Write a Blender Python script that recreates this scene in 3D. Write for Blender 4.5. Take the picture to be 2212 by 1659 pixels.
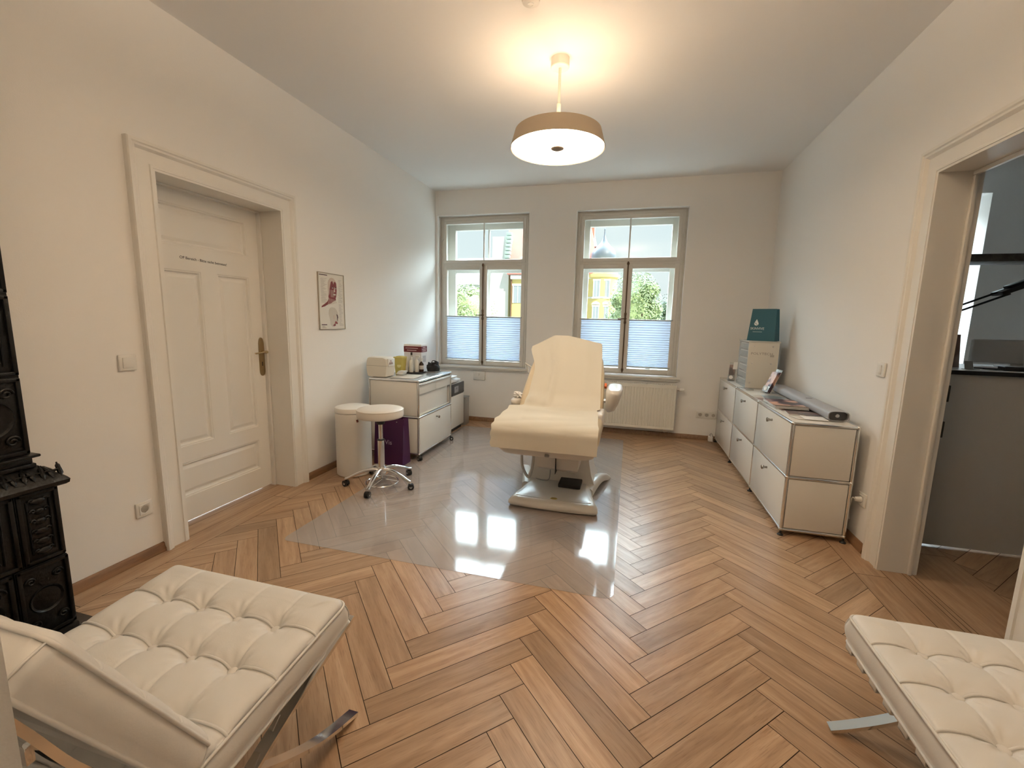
import bpy, bmesh, math, random
from mathutils import Vector, Matrix
PI = math.pi
S = bpy.context.scene
for o in list(bpy.data.objects): bpy.data.objects.remove(o)
COL = S.collection

# ------------------------------------------------------------------ camera
HC, YAW, PITCH, ROLL, FPX = 1.3435, -0.2622, -0.1479, 0.0216, 937.404
cyw, syw = math.cos(YAW), math.sin(YAW); cp, sp = math.cos(PITCH), math.sin(PITCH)
cr, sr = math.cos(ROLL), math.sin(ROLL)
fwd = Vector((syw*cp, cyw*cp, sp)); rt = Vector((cyw, -syw, 0)); up = rt.cross(fwd)
R2 = cr*rt + sr*up; U2 = -sr*rt + cr*up
cd = bpy.data.cameras.new('camera'); cam = bpy.data.objects.new('camera', cd); COL.objects.link(cam)
M = Matrix((R2, U2, -fwd)).transposed().to_4x4(); M.translation = Vector((0, 0, HC))
cam.matrix_world = M
cd.sensor_fit = 'HORIZONTAL'; cd.sensor_width = 36.0; cd.lens = FPX/2212*36.0
cd.clip_start = 0.02; cd.clip_end = 500
S.camera = cam

# ------------------------------------------------------------------ exposure
vs = S.view_settings
vs.view_transform = 'Standard'; vs.look = 'None'; vs.gamma = 1.0; vs.use_curve_mapping = False
vs.exposure = 0.84

# ------------------------------------------------------------------ sky: pale at the horizon, brighter towards the zenith
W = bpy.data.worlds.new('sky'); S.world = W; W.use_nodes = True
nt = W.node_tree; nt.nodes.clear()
tc = nt.nodes.new('ShaderNodeTexCoord'); sx = nt.nodes.new('ShaderNodeSeparateXYZ')
nt.links.new(tc.outputs['Generated'], sx.inputs[0])
rmp = nt.nodes.new('ShaderNodeValToRGB'); e = rmp.color_ramp.elements
e[0].position = 0.0; e[0].color = (0.95, 0.98, 1.0, 1)
e[1].position = 1.0; e[1].color = (0.62, 0.80, 1.0, 1)
m_ = e.new(0.14); m_.color = (0.86, 0.95, 1.0, 1)
nt.links.new(sx.outputs[2], rmp.inputs[0])
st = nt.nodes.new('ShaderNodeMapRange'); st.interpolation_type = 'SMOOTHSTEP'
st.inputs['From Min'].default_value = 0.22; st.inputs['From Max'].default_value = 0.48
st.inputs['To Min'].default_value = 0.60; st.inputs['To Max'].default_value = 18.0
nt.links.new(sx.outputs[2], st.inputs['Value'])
bg = nt.nodes.new('ShaderNodeBackground'); wo = nt.nodes.new('ShaderNodeOutputWorld')
sy_ = nt.nodes.new('ShaderNodeMapRange'); sy_.interpolation_type = 'SMOOTHSTEP'      # sky made bright on the window side only, to light the room
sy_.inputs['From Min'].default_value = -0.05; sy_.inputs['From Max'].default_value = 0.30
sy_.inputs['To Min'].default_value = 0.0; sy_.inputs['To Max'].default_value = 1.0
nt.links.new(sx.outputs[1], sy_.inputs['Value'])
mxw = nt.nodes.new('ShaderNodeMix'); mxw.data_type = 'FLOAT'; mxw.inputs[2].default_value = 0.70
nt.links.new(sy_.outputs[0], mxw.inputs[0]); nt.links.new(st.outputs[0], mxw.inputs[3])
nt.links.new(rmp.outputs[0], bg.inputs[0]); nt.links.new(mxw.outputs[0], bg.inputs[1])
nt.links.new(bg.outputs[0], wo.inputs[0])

sl = bpy.data.lights.new('sun', 'SUN'); sl.energy = 4.2; sl.angle = 0.01; sl.color = (1, .93, .8)
so = bpy.data.objects.new('sun', sl); COL.objects.link(so)
so.rotation_euler = Vector((-0.55, 0.6, -0.62)).to_track_quat('-Z', 'Y').to_euler()   # shines towards +y: never into the room
PEND_DISC, PEND_POINT = 10.0, 5.0

# ------------------------------------------------------------------ helpers
MATS = {}
def mat(name, col=(.8,.8,.8), rough=.6, metal=0.0, spec=.5, bump=0.0, bscale=60, vary=0.0, vscale=5, emit=None, estr=0, coat=0.0):
    if name in MATS: return MATS[name]
    m = bpy.data.materials.new(name); m.use_nodes = True; MATS[name] = m
    n = m.node_tree; b = n.nodes['Principled BSDF']
    b.inputs['Base Color'].default_value = (*col, 1); b.inputs['Roughness'].default_value = rough
    b.inputs['Metallic'].default_value = metal; b.inputs['Specular IOR Level'].default_value = spec
    if coat: b.inputs['Coat Weight'].default_value = coat; b.inputs['Coat Roughness'].default_value = .08
    t = n.nodes.new('ShaderNodeTexCoord')
    if vary:
        no = n.nodes.new('ShaderNodeTexNoise'); no.inputs['Scale'].default_value = vscale; no.inputs['Detail'].default_value = 4
        n.links.new(t.outputs['Object'], no.inputs['Vector'])
        mx = n.nodes.new('ShaderNodeMix'); mx.data_type = 'RGBA'
        mx.inputs[6].default_value = (*[c*(1-vary) for c in col], 1); mx.inputs[7].default_value = (*[min(1, c*(1+vary)) for c in col], 1)
        n.links.new(no.outputs[0], mx.inputs[0]); n.links.new(mx.outputs[2], b.inputs['Base Color'])
    if bump:
        no = n.nodes.new('ShaderNodeTexNoise'); no.inputs['Scale'].default_value = bscale; no.inputs['Detail'].default_value = 3
        n.links.new(t.outputs['Object'], no.inputs['Vector'])
        bp = n.nodes.new('ShaderNodeBump'); bp.inputs['Strength'].default_value = bump; bp.inputs['Distance'].default_value = .01
        n.links.new(no.outputs[0], bp.inputs['Height']); n.links.new(bp.outputs[0], b.inputs['Normal'])
    if emit: b.inputs['Emission Color'].default_value = (*emit, 1); b.inputs['Emission Strength'].default_value = estr
    return m

def glassmat(name, tint=(.97,.98,.98), veil=0.0, veilcol=(.8,.8,.8), rough=.03, ior=1.45):
    if name in MATS: return MATS[name]
    m = bpy.data.materials.new(name); m.use_nodes = True; MATS[name] = m
    n = m.node_tree; n.nodes.clear(); L = n.links.new
    tr = n.nodes.new('ShaderNodeBsdfTransparent'); tr.inputs[0].default_value = (*tint, 1)
    df = n.nodes.new('ShaderNodeBsdfDiffuse'); df.inputs[0].default_value = (*veilcol, 1)
    m1 = n.nodes.new('ShaderNodeMixShader'); m1.inputs[0].default_value = veil
    L(tr.outputs[0], m1.inputs[1]); L(df.outputs[0], m1.inputs[2])
    gl = n.nodes.new('ShaderNodeBsdfGlossy'); gl.inputs['Roughness'].default_value = rough
    fr = n.nodes.new('ShaderNodeFresnel'); fr.inputs[0].default_value = ior
    ge = n.nodes.new('ShaderNodeNewGeometry'); iv = n.nodes.new('ShaderNodeMath'); iv.operation = 'SUBTRACT'; iv.inputs[0].default_value = 1; L(ge.outputs['Backfacing'], iv.inputs[1])
    mu = n.nodes.new('ShaderNodeMath'); mu.operation = 'MULTIPLY'; L(fr.outputs[0], mu.inputs[0]); L(iv.outputs[0], mu.inputs[1])
    m2 = n.nodes.new('ShaderNodeMixShader'); L(mu.outputs[0], m2.inputs[0]); L(m1.outputs[0], m2.inputs[1]); L(gl.outputs[0], m2.inputs[2])
    o = n.nodes.new('ShaderNodeOutputMaterial'); L(m2.outputs[0], o.inputs[0])
    return m

class MB:
    """collects shapes into one mesh"""
    def __init__(s): s.bm = bmesh.new()
    def box(s, x0, x1, y0, y1, z0, z1, bev=0, seg=2, M=None):
        b = bmesh.new(); bmesh.ops.create_cube(b, size=1)
        for v in b.verts: v.co = Vector(((x0+x1)/2+v.co.x*(x1-x0), (y0+y1)/2+v.co.y*(y1-y0), (z0+z1)/2+v.co.z*(z1-z0)))
        if bev: bmesh.ops.bevel(b, geom=b.edges[:]+b.verts[:], offset=bev, segments=seg, profile=.5, affect='EDGES', clamp_overlap=True)
        s._add(b, M); return s
    def _add(s, b, M=None):
        if M is not None: b.transform(M)
        m = bpy.data.meshes.new('tmp'); b.to_mesh(m); b.free(); s.bm.from_mesh(m); bpy.data.meshes.remove(m)
    def cyl(s, p0, p1, r0, r1=None, seg=24, cap=True):
        p0, p1 = Vector(p0), Vector(p1); r1 = r0 if r1 is None else r1
        d = p1-p0; q = d.to_track_quat('Z', 'Y')
        b = bmesh.new(); bmesh.ops.create_cone(b, cap_ends=cap, cap_tris=False, segments=seg, radius1=r0, radius2=r1, depth=d.length)
        b.transform(Matrix.Translation((p0+p1)/2) @ q.to_matrix().to_4x4()); s._add(b); return s
    def sph(s, c, r, sc=(1,1,1), u=20, v=12, M=None):
        b = bmesh.new(); bmesh.ops.create_uvsphere(b, u_segments=u, v_segments=v, radius=r)
        b.transform(Matrix.Translation(c) @ (M if M is not None else Matrix.Identity(4)) @ Matrix.Diagonal((*sc, 1))); s._add(b); return s
    def tube(s, pts, r, seg=10, closed=False, cap=True):
        pts = [Vector(p) for p in pts]; n = len(pts); rings = []
        prev = None
        for i, p in enumerate(pts):
            if closed: t = pts[(i+1) % n]-pts[i-1]
            else: t = pts[min(i+1, n-1)]-pts[max(i-1, 0)]
            t.normalize()
            if prev is None:
                a = Vector((0,0,1)) if abs(t.z) < .9 else Vector((1,0,0)); nrm = (a-t*a.dot(t)).normalized()
            else: nrm = (prev-t*prev.dot(t)).normalized()
            prev = nrm; bi = t.cross(nrm); rr = r[i] if isinstance(r, (list, tuple)) else r
            rings.append([s.bm.verts.new(p+(nrm*math.cos(2*PI*k/seg)+bi*math.sin(2*PI*k/seg))*rr) for k in range(seg)])
        for i in range(n if closed else n-1):
            a, b = rings[i], rings[(i+1) % n]
            for k in range(seg): s.bm.faces.new((a[k], a[(k+1) % seg], b[(k+1) % seg], b[k]))
        if cap and not closed:
            s.bm.faces.new(rings[0][::-1]); s.bm.faces.new(rings[-1])
        return s
    def lathe(s, prof, c=(0,0,0), seg=40, M=None):
        b = bmesh.new(); rings = []
        for r, z in prof:
            if r < 1e-6: rings.append([b.verts.new((0, 0, z))])
            else: rings.append([b.verts.new((r*math.cos(2*PI*k/seg), r*math.sin(2*PI*k/seg), z)) for k in range(seg)])
        for A, B in zip(rings, rings[1:]):
            for k in range(seg):
                k2 = (k+1) % seg
                if len(A) == 1 and len(B) == 1: continue
                if len(A) == 1: b.faces.new((A[0], B[k2], B[k]))
                elif len(B) == 1: b.faces.new((A[k], A[k2], B[0]))
                else: b.faces.new((A[k], A[k2], B[k2], B[k]))
        T = Matrix.Translation(c)
        s._add(b, T @ M if M is not None else T); return s
    def prism(s, pts, axis, a, b_, bev=0, seg=2, M=None):
        """polygon of 2d points extruded along axis from a to b_"""
        b = bmesh.new()
        def P(p, t):
            return {'x': (t, p[0], p[1]), 'y': (p[0], t, p[1]), 'z': (p[0], p[1], t)}[axis]
        A = [b.verts.new(P(p, a)) for p in pts]; B = [b.verts.new(P(p, b_)) for p in pts]
        n = len(pts); b.faces.new(A[::-1]); b.faces.new(B)
        for i in range(n): b.faces.new((A[i], A[(i+1) % n], B[(i+1) % n], B[i]))
        if bev: bmesh.ops.bevel(b, geom=b.edges[:]+b.verts[:], offset=bev, segments=seg, profile=.5, affect='EDGES', clamp_overlap=True)
        s._add(b, M); return s
    def loft(s, secs, closed=True, cap=True):
        rings = [[s.bm.verts.new(p) for p in sec] for sec in secs]; n = len(rings[0])
        for A, B in zip(rings, rings[1:]):
            for k in range(n if closed else n-1): s.bm.faces.new((A[k], A[(k+1) % n], B[(k+1) % n], B[k]))
        if cap and closed: s.bm.faces.new(rings[0][::-1]); s.bm.faces.new(rings[-1])
        return s
    def quad(s, *p): s.bm.faces.new([s.bm.verts.new(q) for q in p]); return s
    def build(s, name, m, parent=None, sharp=35, recalc=True, solid=0):
        if recalc: bmesh.ops.recalc_face_normals(s.bm, faces=s.bm.faces[:])
        a = math.radians(sharp)
        for f in s.bm.faces: f.smooth = True
        for ed in s.bm.edges:
            if len(ed.link_faces) != 2 or ed.calc_face_angle(0) > a: ed.smooth = False
        me = bpy.data.meshes.new(name); s.bm.to_mesh(me); s.bm.free()
        for mm in (m if isinstance(m, (list, tuple)) else [m]): me.materials.append(mm)
        o = bpy.data.objects.new(name, me); COL.objects.link(o)
        if solid:
            md = o.modifiers.new('thick', 'SOLIDIFY'); md.thickness = solid; md.offset = 0
        if parent is not None: put(o, parent)
        return o

def wm(o): return o.matrix_basis if o.parent is None else wm(o.parent) @ o.matrix_parent_inverse @ o.matrix_basis
def put(o, parent):
    o.parent = parent; o.matrix_parent_inverse = wm(parent).inverted()
def tag(o, label=None, cat=None, group=None, kind=None):
    if label: o['label'] = label
    if cat: o['category'] = cat
    if group: o['group'] = group
    if kind: o['kind'] = kind
    return o
def thing(name, loc, label, cat, group=None, rz=0):
    o = bpy.data.objects.new(name, None); COL.objects.link(o); o.location = loc; o.rotation_euler = (0, 0, rz)
    o.empty_display_size = .05
    return tag(o, label, cat, group)
def structure(o): o['kind'] = 'structure'; return o
def sempty(name, loc=(0,0,0)):
    o = bpy.data.objects.new(name, None); COL.objects.link(o); o.location = loc; o['kind'] = 'structure'; return o
def catmull(P, n=8):
    P = [Vector(p) for p in P]; out = []
    for i in range(len(P)-1):
        p0, p1, p2, p3 = P[max(i-1, 0)], P[i], P[i+1], P[min(i+2, len(P)-1)]
        for k in range(n):
            t = k/n
            out.append(.5*((2*p1)+(p2-p0)*t+(2*p0-5*p1+4*p2-p3)*t*t+(3*p1-p0-3*p2+p3)*t**3))
    out.append(P[-1]); return out
def text(body, size, M, name, m, parent=None, extrude=.0006, align='CENTER', sx=1.0):
    c = bpy.data.curves.new('t', 'FONT'); c.body = body; c.size = size; c.extrude = extrude; c.align_x = align; c.align_y = 'CENTER'
    c.resolution_u = 3
    o = bpy.data.objects.new('t', c); COL.objects.link(o)
    dg = bpy.context.evaluated_depsgraph_get(); me = bpy.data.meshes.new_from_object(o.evaluated_get(dg))
    bpy.data.objects.remove(o); me.transform(M @ Matrix.Diagonal((sx, 1, 1, 1))); me.materials.clear(); me.materials.append(m)
    o = bpy.data.objects.new(name, me); COL.objects.link(o)
    if parent is not None: put(o, parent)
    return o
def face(origin, xdir, ydir):
    X = Vector(xdir).normalized(); Y = Vector(ydir).normalized(); Z = X.cross(Y)
    m = Matrix((X, Y, Z)).transposed().to_4x4(); m.translation = Vector(origin); return m
def bar2d(mb, path, x, w, t):
    """flat bar swept along a (y,z) path, broad side across x"""
    P = [Vector((p[0], p[1])) for p in path]; secs = []
    for i, p in enumerate(P):
        d = (P[min(i+1, len(P)-1)]-P[max(i-1, 0)]).normalized(); nn = Vector((-d.y, d.x))*t/2
        a, b = p+nn, p-nn
        secs.append([(x-w/2, a.x, a.y), (x+w/2, a.x, a.y), (x+w/2, b.x, b.y), (x-w/2, b.x, b.y)])
    mb.loft(secs)

# room measures
XL, XR, YB, HZ = -2.493, 1.426, 5.337, 2.927
YF = 0.12            # inner face of the front wall
WT = 0.150            # partition thickness

# ------------------------------------------------------------------ materials
M_wall = mat('wall_paint', (.89,.868,.83), .85, bump=.06, bscale=180)
M_ceil = mat('ceiling_paint', (.89,.87,.84), .9, bump=.05, bscale=150)
M_trim = mat('white_lacquer', (.83,.80,.74), .35)
M_leaf = mat('door_lacquer', (.82,.79,.73), .38)
M_chrome = mat('chrome', (.80,.80,.79), .10, metal=1)
M_steel = mat('brushed_steel', (.62,.60,.57), .28, metal=1)
M_panel = mat('white_powder_coat', (.80,.77,.71), .22)
M_black = mat('black_rubber', (.02,.02,.02), .5)
M_brass = mat('aged_brass', (.36,.27,.15), .35, metal=1)
M_bronze = mat('dark_bronze', (.13,.08,.045), .45, metal=.6)
M_plastic = mat('white_plastic', (.80,.78,.73), .35)
M_leather = mat('cream_leather', (.75,.725,.68), .38, bump=.05, bscale=220, vary=.04, vscale=9)
M_dark = mat('dark_hole', (.015,.015,.015), .7)
M_paperw = mat('white_paper', (.85,.84,.82), .7)
M_skirt = None
M_glass = glassmat('clear_glass', (.96,.98,.97))
M_acryl = glassmat('clear_acrylic', (.90,.92,.92), veil=.22, veilcol=(.8,.8,.79), rough=.1)
M_matcl = glassmat('clear_vinyl', (.93,.92,.92), veil=.20, veilcol=(.80,.77,.75), rough=.08, ior=1.52)

def woodmat(name, c0, c1, c2, rough=.32, attr=True, gs=1.0):
    m = bpy.data.materials.new(name); m.use_nodes = True; MATS[name] = m
    n = m.node_tree; b = n.nodes['Principled BSDF']; L = n.links.new
    uv = n.nodes.new('ShaderNodeUVMap') if attr else n.nodes.new('ShaderNodeTexCoord')
    src = uv.outputs[0] if attr else uv.outputs['Object']
    at = n.nodes.new('ShaderNodeAttribute'); at.attribute_name = 'plank'
    mp = n.nodes.new('ShaderNodeMapping'); mp.inputs['Scale'].default_value = (2.2*gs, 26*gs, 26*gs) if attr else (26*gs, 2.2*gs, 26*gs)
    L(src, mp.inputs[0])
    no = n.nodes.new('ShaderNodeTexNoise'); no.noise_dimensions = '4D'; no.inputs['Scale'].default_value = 1; no.inputs['Detail'].default_value = 7; no.inputs['Distortion'].default_value = 1.2
    L(mp.outputs[0], no.inputs['Vector']); 
    if attr:
        mu = n.nodes.new('ShaderNodeMath'); mu.operation = 'MULTIPLY'; mu.inputs[1].default_value = 40; L(at.outputs['Fac'], mu.inputs[0]); L(mu.outputs[0], no.inputs['W'])
    r = n.nodes.new('ShaderNodeValToRGB'); r.color_ramp.elements[0].position = .28; r.color_ramp.elements[0].color = (*c0, 1)
    r.color_ramp.elements[1].position = .72; r.color_ramp.elements[1].color = (*c2, 1); q = r.color_ramp.elements.new(.5); q.color = (*c1, 1)
    L(no.outputs[0], r.inputs[0])
    # fine pores
    mp2 = n.nodes.new('ShaderNodeMapping'); mp2.inputs['Scale'].default_value = (14, 330, 330) if attr else (330, 14, 330); L(src, mp2.inputs[0])
    n2 = n.nodes.new('ShaderNodeTexNoise'); n2.inputs['Scale'].default_value = 1; n2.inputs['Detail'].default_value = 2; L(mp2.outputs[0], n2.inputs['Vector'])
    r2 = n.nodes.new('ShaderNodeValToRGB'); r2.color_ramp.elements[0].position = .30; r2.color_ramp.elements[0].color = (.62,.58,.54,1)
    r2.color_ramp.elements[1].position = .46; r2.color_ramp.elements[1].color = (1,1,1,1); L(n2.outputs[0], r2.inputs[0])
    mx = n.nodes.new('ShaderNodeMix'); mx.data_type = 'RGBA'; mx.blend_type = 'MULTIPLY'; mx.inputs[0].default_value = .55
    L(r.outputs[0], mx.inputs[6]); L(r2.outputs[0], mx.inputs[7]); out = mx.outputs[2]
    if attr:
        hs = n.nodes.new('ShaderNodeHueSaturation')
        mr = n.nodes.new('ShaderNodeMapRange'); mr.inputs['To Min'].default_value = .80; mr.inputs['To Max'].default_value = 1.17; L(at.outputs['Fac'], mr.inputs['Value'])
        L(mr.outputs[0], hs.inputs['Value']); L(out, hs.inputs['Color']); out = hs.outputs[0]
    L(out, b.inputs['Base Color']); b.inputs['Roughness'].default_value = rough
    bp = n.nodes.new('ShaderNodeBump'); bp.inputs['Strength'].default_value = .12; bp.inputs['Distance'].default_value = .004
    L(n2.outputs[0], bp.inputs['Height']); L(bp.outputs[0], b.inputs['Normal'])
    return m
M_oak = woodmat('oak_parquet', (.35,.21,.118), (.455,.29,.172), (.56,.375,.235), .30)
M_skirt = woodmat('oak_skirting', (.20,.10,.048), (.27,.145,.072), (.34,.19,.10), .4, attr=False)

# ------------------------------------------------------------------ floor: herringbone of single oak staves
def clip(poly, x0, x1, y0, y1):
    for ax, v, sgn in ((0, x0, 1), (0, x1, -1), (1, y0, 1), (1, y1, -1)):
        out = []
        for i in range(len(poly)):
            a, b = poly[i], poly[(i+1) % len(poly)]
            ia, ib = (a[ax]-v)*sgn >= 0, (b[ax]-v)*sgn >= 0
            if ia: out.append(a)
            if ia != ib:
                t = (v-a[ax])/(b[ax]-a[ax]); out.append((a[0]+(b[0]-a[0])*t, a[1]+(b[1]-a[1])*t))
        poly = out
        if len(poly) < 3: return []
    return poly
def build_floor():
    bm = bmesh.new(); uvl = bm.loops.layers.uv.new('UVMap'); at = bm.verts.layers.float.new('plank')
    rnd = random.Random(4); g = .0014
    def face_(poly, o, d, val):
        if len(poly) < 3: return
        vs_ = [bm.verts.new((p[0], p[1], 0)) for p in poly]
        for v in vs_: v[at] = val
        f = bm.faces.new(vs_)
        if f.normal.z < 0 or (f.normal_update() or f.normal.z < 0): f.normal_flip()
        ox, oy = rnd.random()*5, rnd.random()*5
        for lp in f.loops:
            q = (lp.vert.co.x-o[0], lp.vert.co.y-o[1])
            lp[uvl].uv = (q[0]*d[0]+q[1]*d[1]+ox, -q[0]*d[1]+q[1]*d[0]+oy)
    p, L2 = .1475, .907; s2 = 1/math.sqrt(2); gg = g*math.sqrt(2)
    def herring(X0, X1, Y0, Y1):
        for m in range(-12, 14):
            for k in range(-70, 80):
                for typ in (0, 1):
                    if typ == 0: u0, u1, v0, v1 = 1.7125+k*p-L2*m, 1.86+k*p-L2*m, .193+k*p+L2*m, 1.10+k*p+L2*m; d = (s2, s2)
                    else: v0, v1, u0, u1 = 1.10+k*p+L2*m, 1.2475+k*p+L2*m, .953+k*p-L2*m, 1.86+k*p-L2*m; d = (s2, -s2)
                    u0 += gg; u1 -= gg; v0 += gg; v1 -= gg
                    poly = [((v-u)/2, (v+u)/2) for u, v in ((u0, v0), (u0, v1), (u1, v1), (u1, v0))]
                    c = poly[0]
                    if max(q[0] for q in poly) < X0 or min(q[0] for q in poly) > X1 or max(q[1] for q in poly) < Y0 or min(q[1] for q in poly) > Y1: continue
                    face_(clip(poly, X0, X1, Y0, Y1), c, d, min(1, max(0, rnd.gauss(.5, .24))))
    herring(-2.353+g, 1.272-g, .10, YB-.14)
    herring(1.90, 3.6, 1.2, YB-.14)          # the next room
    herring(-1.2, 1.6, -2.0, -.03)
    def strip(x0, x1, y0, y1, along):
        L = 1.4; 
        a0, a1 = (y0, y1) if along == 'y' else (x0, x1); t = a0
        while t < a1:
            t2 = min(t+L*(.7+.6*rnd.random()), a1); h = g
            if along == 'y': poly = [(x0+h, t+h), (x1-h, t+h), (x1-h, t2-h), (x0+h, t2-h)]; d = (0, 1)
            else: poly = [(t+h, y0+h), (t2-h, y0+h), (t2-h, y1-h), (t+h, y1-h)]; d = (1, 0)
            face_(poly, poly[0], d, rnd.uniform(.25, .6)); t = t2
    strip(XL-.008, -2.353, .1, YB, 'y'); strip(1.272, XR, .1, YB, 'y')
    strip(-2.353, 1.272, YB-.14, YB, 'x'); strip(-2.353, 1.272, -.03, .10, 'x')
    strip(XL-.26, XL-.14, 1.7, 2.9, 'y'); strip(XL-.14, XL-.008, 1.7, 2.9, 'y')
    strip(XR, XR+.10, 1.7, 2.9, 'y'); strip(XR+.10, XR+.125, 1.7, 2.9, 'y'); strip(XR+.125, XR+WT, 1.7, 2.9, 'y'); strip(XR+WT, 1.90, 1.2, YB, 'y')
    # dark joint bed underneath
    for poly in ([(XL-.3, -2.2), (4.2, -2.2), (4.2, YB+.02), (XL-.3, YB+.02)],):
        vs_ = [bm.verts.new((a, b, -.003)) for a, b in poly]; f = bm.faces.new(vs_); f.material_index = 1
    me = bpy.data.meshes.new('floor'); bm.to_mesh(me); bm.free()
    me.materials.append(M_oak); me.materials.append(mat('joint_dark', (.05,.028,.015), .9))
    o = bpy.data.objects.new('floor', me); COL.objects.link(o); structure(o)
build_floor()

# ------------------------------------------------------------------ shell
def wall_x(name, x0, x1, y0, y1, holes, m=None):
    """wall whose broad faces look along x; holes = (ya, yb, za, zb)"""
    mb = MB(); y = y0
    for ya, yb, za, zb in holes:
        if ya > y: mb.box(x0, x1, y, ya, 0, HZ)
        if za > 0: mb.box(x0, x1, ya, yb, 0, za)
        mb.box(x0, x1, ya, yb, zb, HZ); y = yb
    if y < y1: mb.box(x0, x1, y, y1, 0, HZ)
    return structure(mb.build(name, m or M_wall))
def wall_y(name, y0, y1, x0, x1, holes, m=None):
    mb = MB(); x = x0
    for xa, xb, za, zb in holes:
        if xa > x: mb.box(x, xa, y0, y1, 0, HZ)
        if za > 0: mb.box(xa, xb, y0, y1, 0, za)
        mb.box(xa, xb, y0, y1, zb, HZ); x = xb
    if x < x1: mb.box(x, x1, y0, y1, 0, HZ)
    return structure(mb.build(name, m or M_wall))
DL = (1.838, 2.723, 2.09)      # left door opening y0,y1,top
DR = (1.88, 2.728, 2.11)       # right doorway
wall_x('wall_left', XL-.30, XL, -.1, YB+.45, [(DL[0], DL[1], 0, DL[2])])
WIN = [(-2.462, -1.262, .705, 2.628), (-.686, .548, .69, 2.62)]
wall_y('wall_back', YB, YB+.45, XL-.3, 4.2, [WIN[0], WIN[1], (2.62, 3.215, .72, 2.62)])
wall_x('wall_right', XR, XR+WT, -.1, YB, [(DR[0], DR[1], 0, DR[2])])
wall_y('wall_front', -.10, YF, XL, XR, [(-.288, .75, 0, 2.25)])
M_ceilp = M_ceil
structure(MB().box(XL-.3, 4.2, -2.2, YB+.45, HZ, HZ+.2).build('ceiling', M_ceil))
# the next room and the hall the photographer stands in
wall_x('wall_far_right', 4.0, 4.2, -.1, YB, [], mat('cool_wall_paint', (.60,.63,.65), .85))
wall_y('wall_near_right', .6, .8, XR+WT, 4.0, [])
wall_x('wall_hall_left', -1.5, -1.3, -2.2, -.1, [])
wall_x('wall_hall_right', 1.7, 1.9, -2.2, -.1, [])
wall_y('wall_hall_back', -2.2, -2.0, -1.3, 1.7, [])

# ------------------------------------------------------------------ skirting
def skirt(name, pts):
    mb = MB()
    for (x0, y0, x1, y1, nx, ny) in pts:
        prof = [(0, 0), (.020, 0), (.020, .018), (.014, .030), (.011, .046), (.005, .053), (0, .053)]
        secs = [[(px+nx*d, py+ny*d, z+.0002) for d, z in prof] for px, py in ((x0, y0), (x1, y1))]
        mb.loft(secs)
    structure(mb.build(name, M_skirt, sharp=50))
skirt('baseboard_left', [(XL, YF, XL, 1.715, 1, 0), (XL, 2.862, XL, YB, 1, 0)])
skirt('baseboard_back', [(XL, YB, XR, YB, 0, -1)])
skirt('baseboard_right', [(XR, 2.89, XR, YB, -1, 0), (XR, YF, XR, 1.72, -1, 0)])

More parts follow.
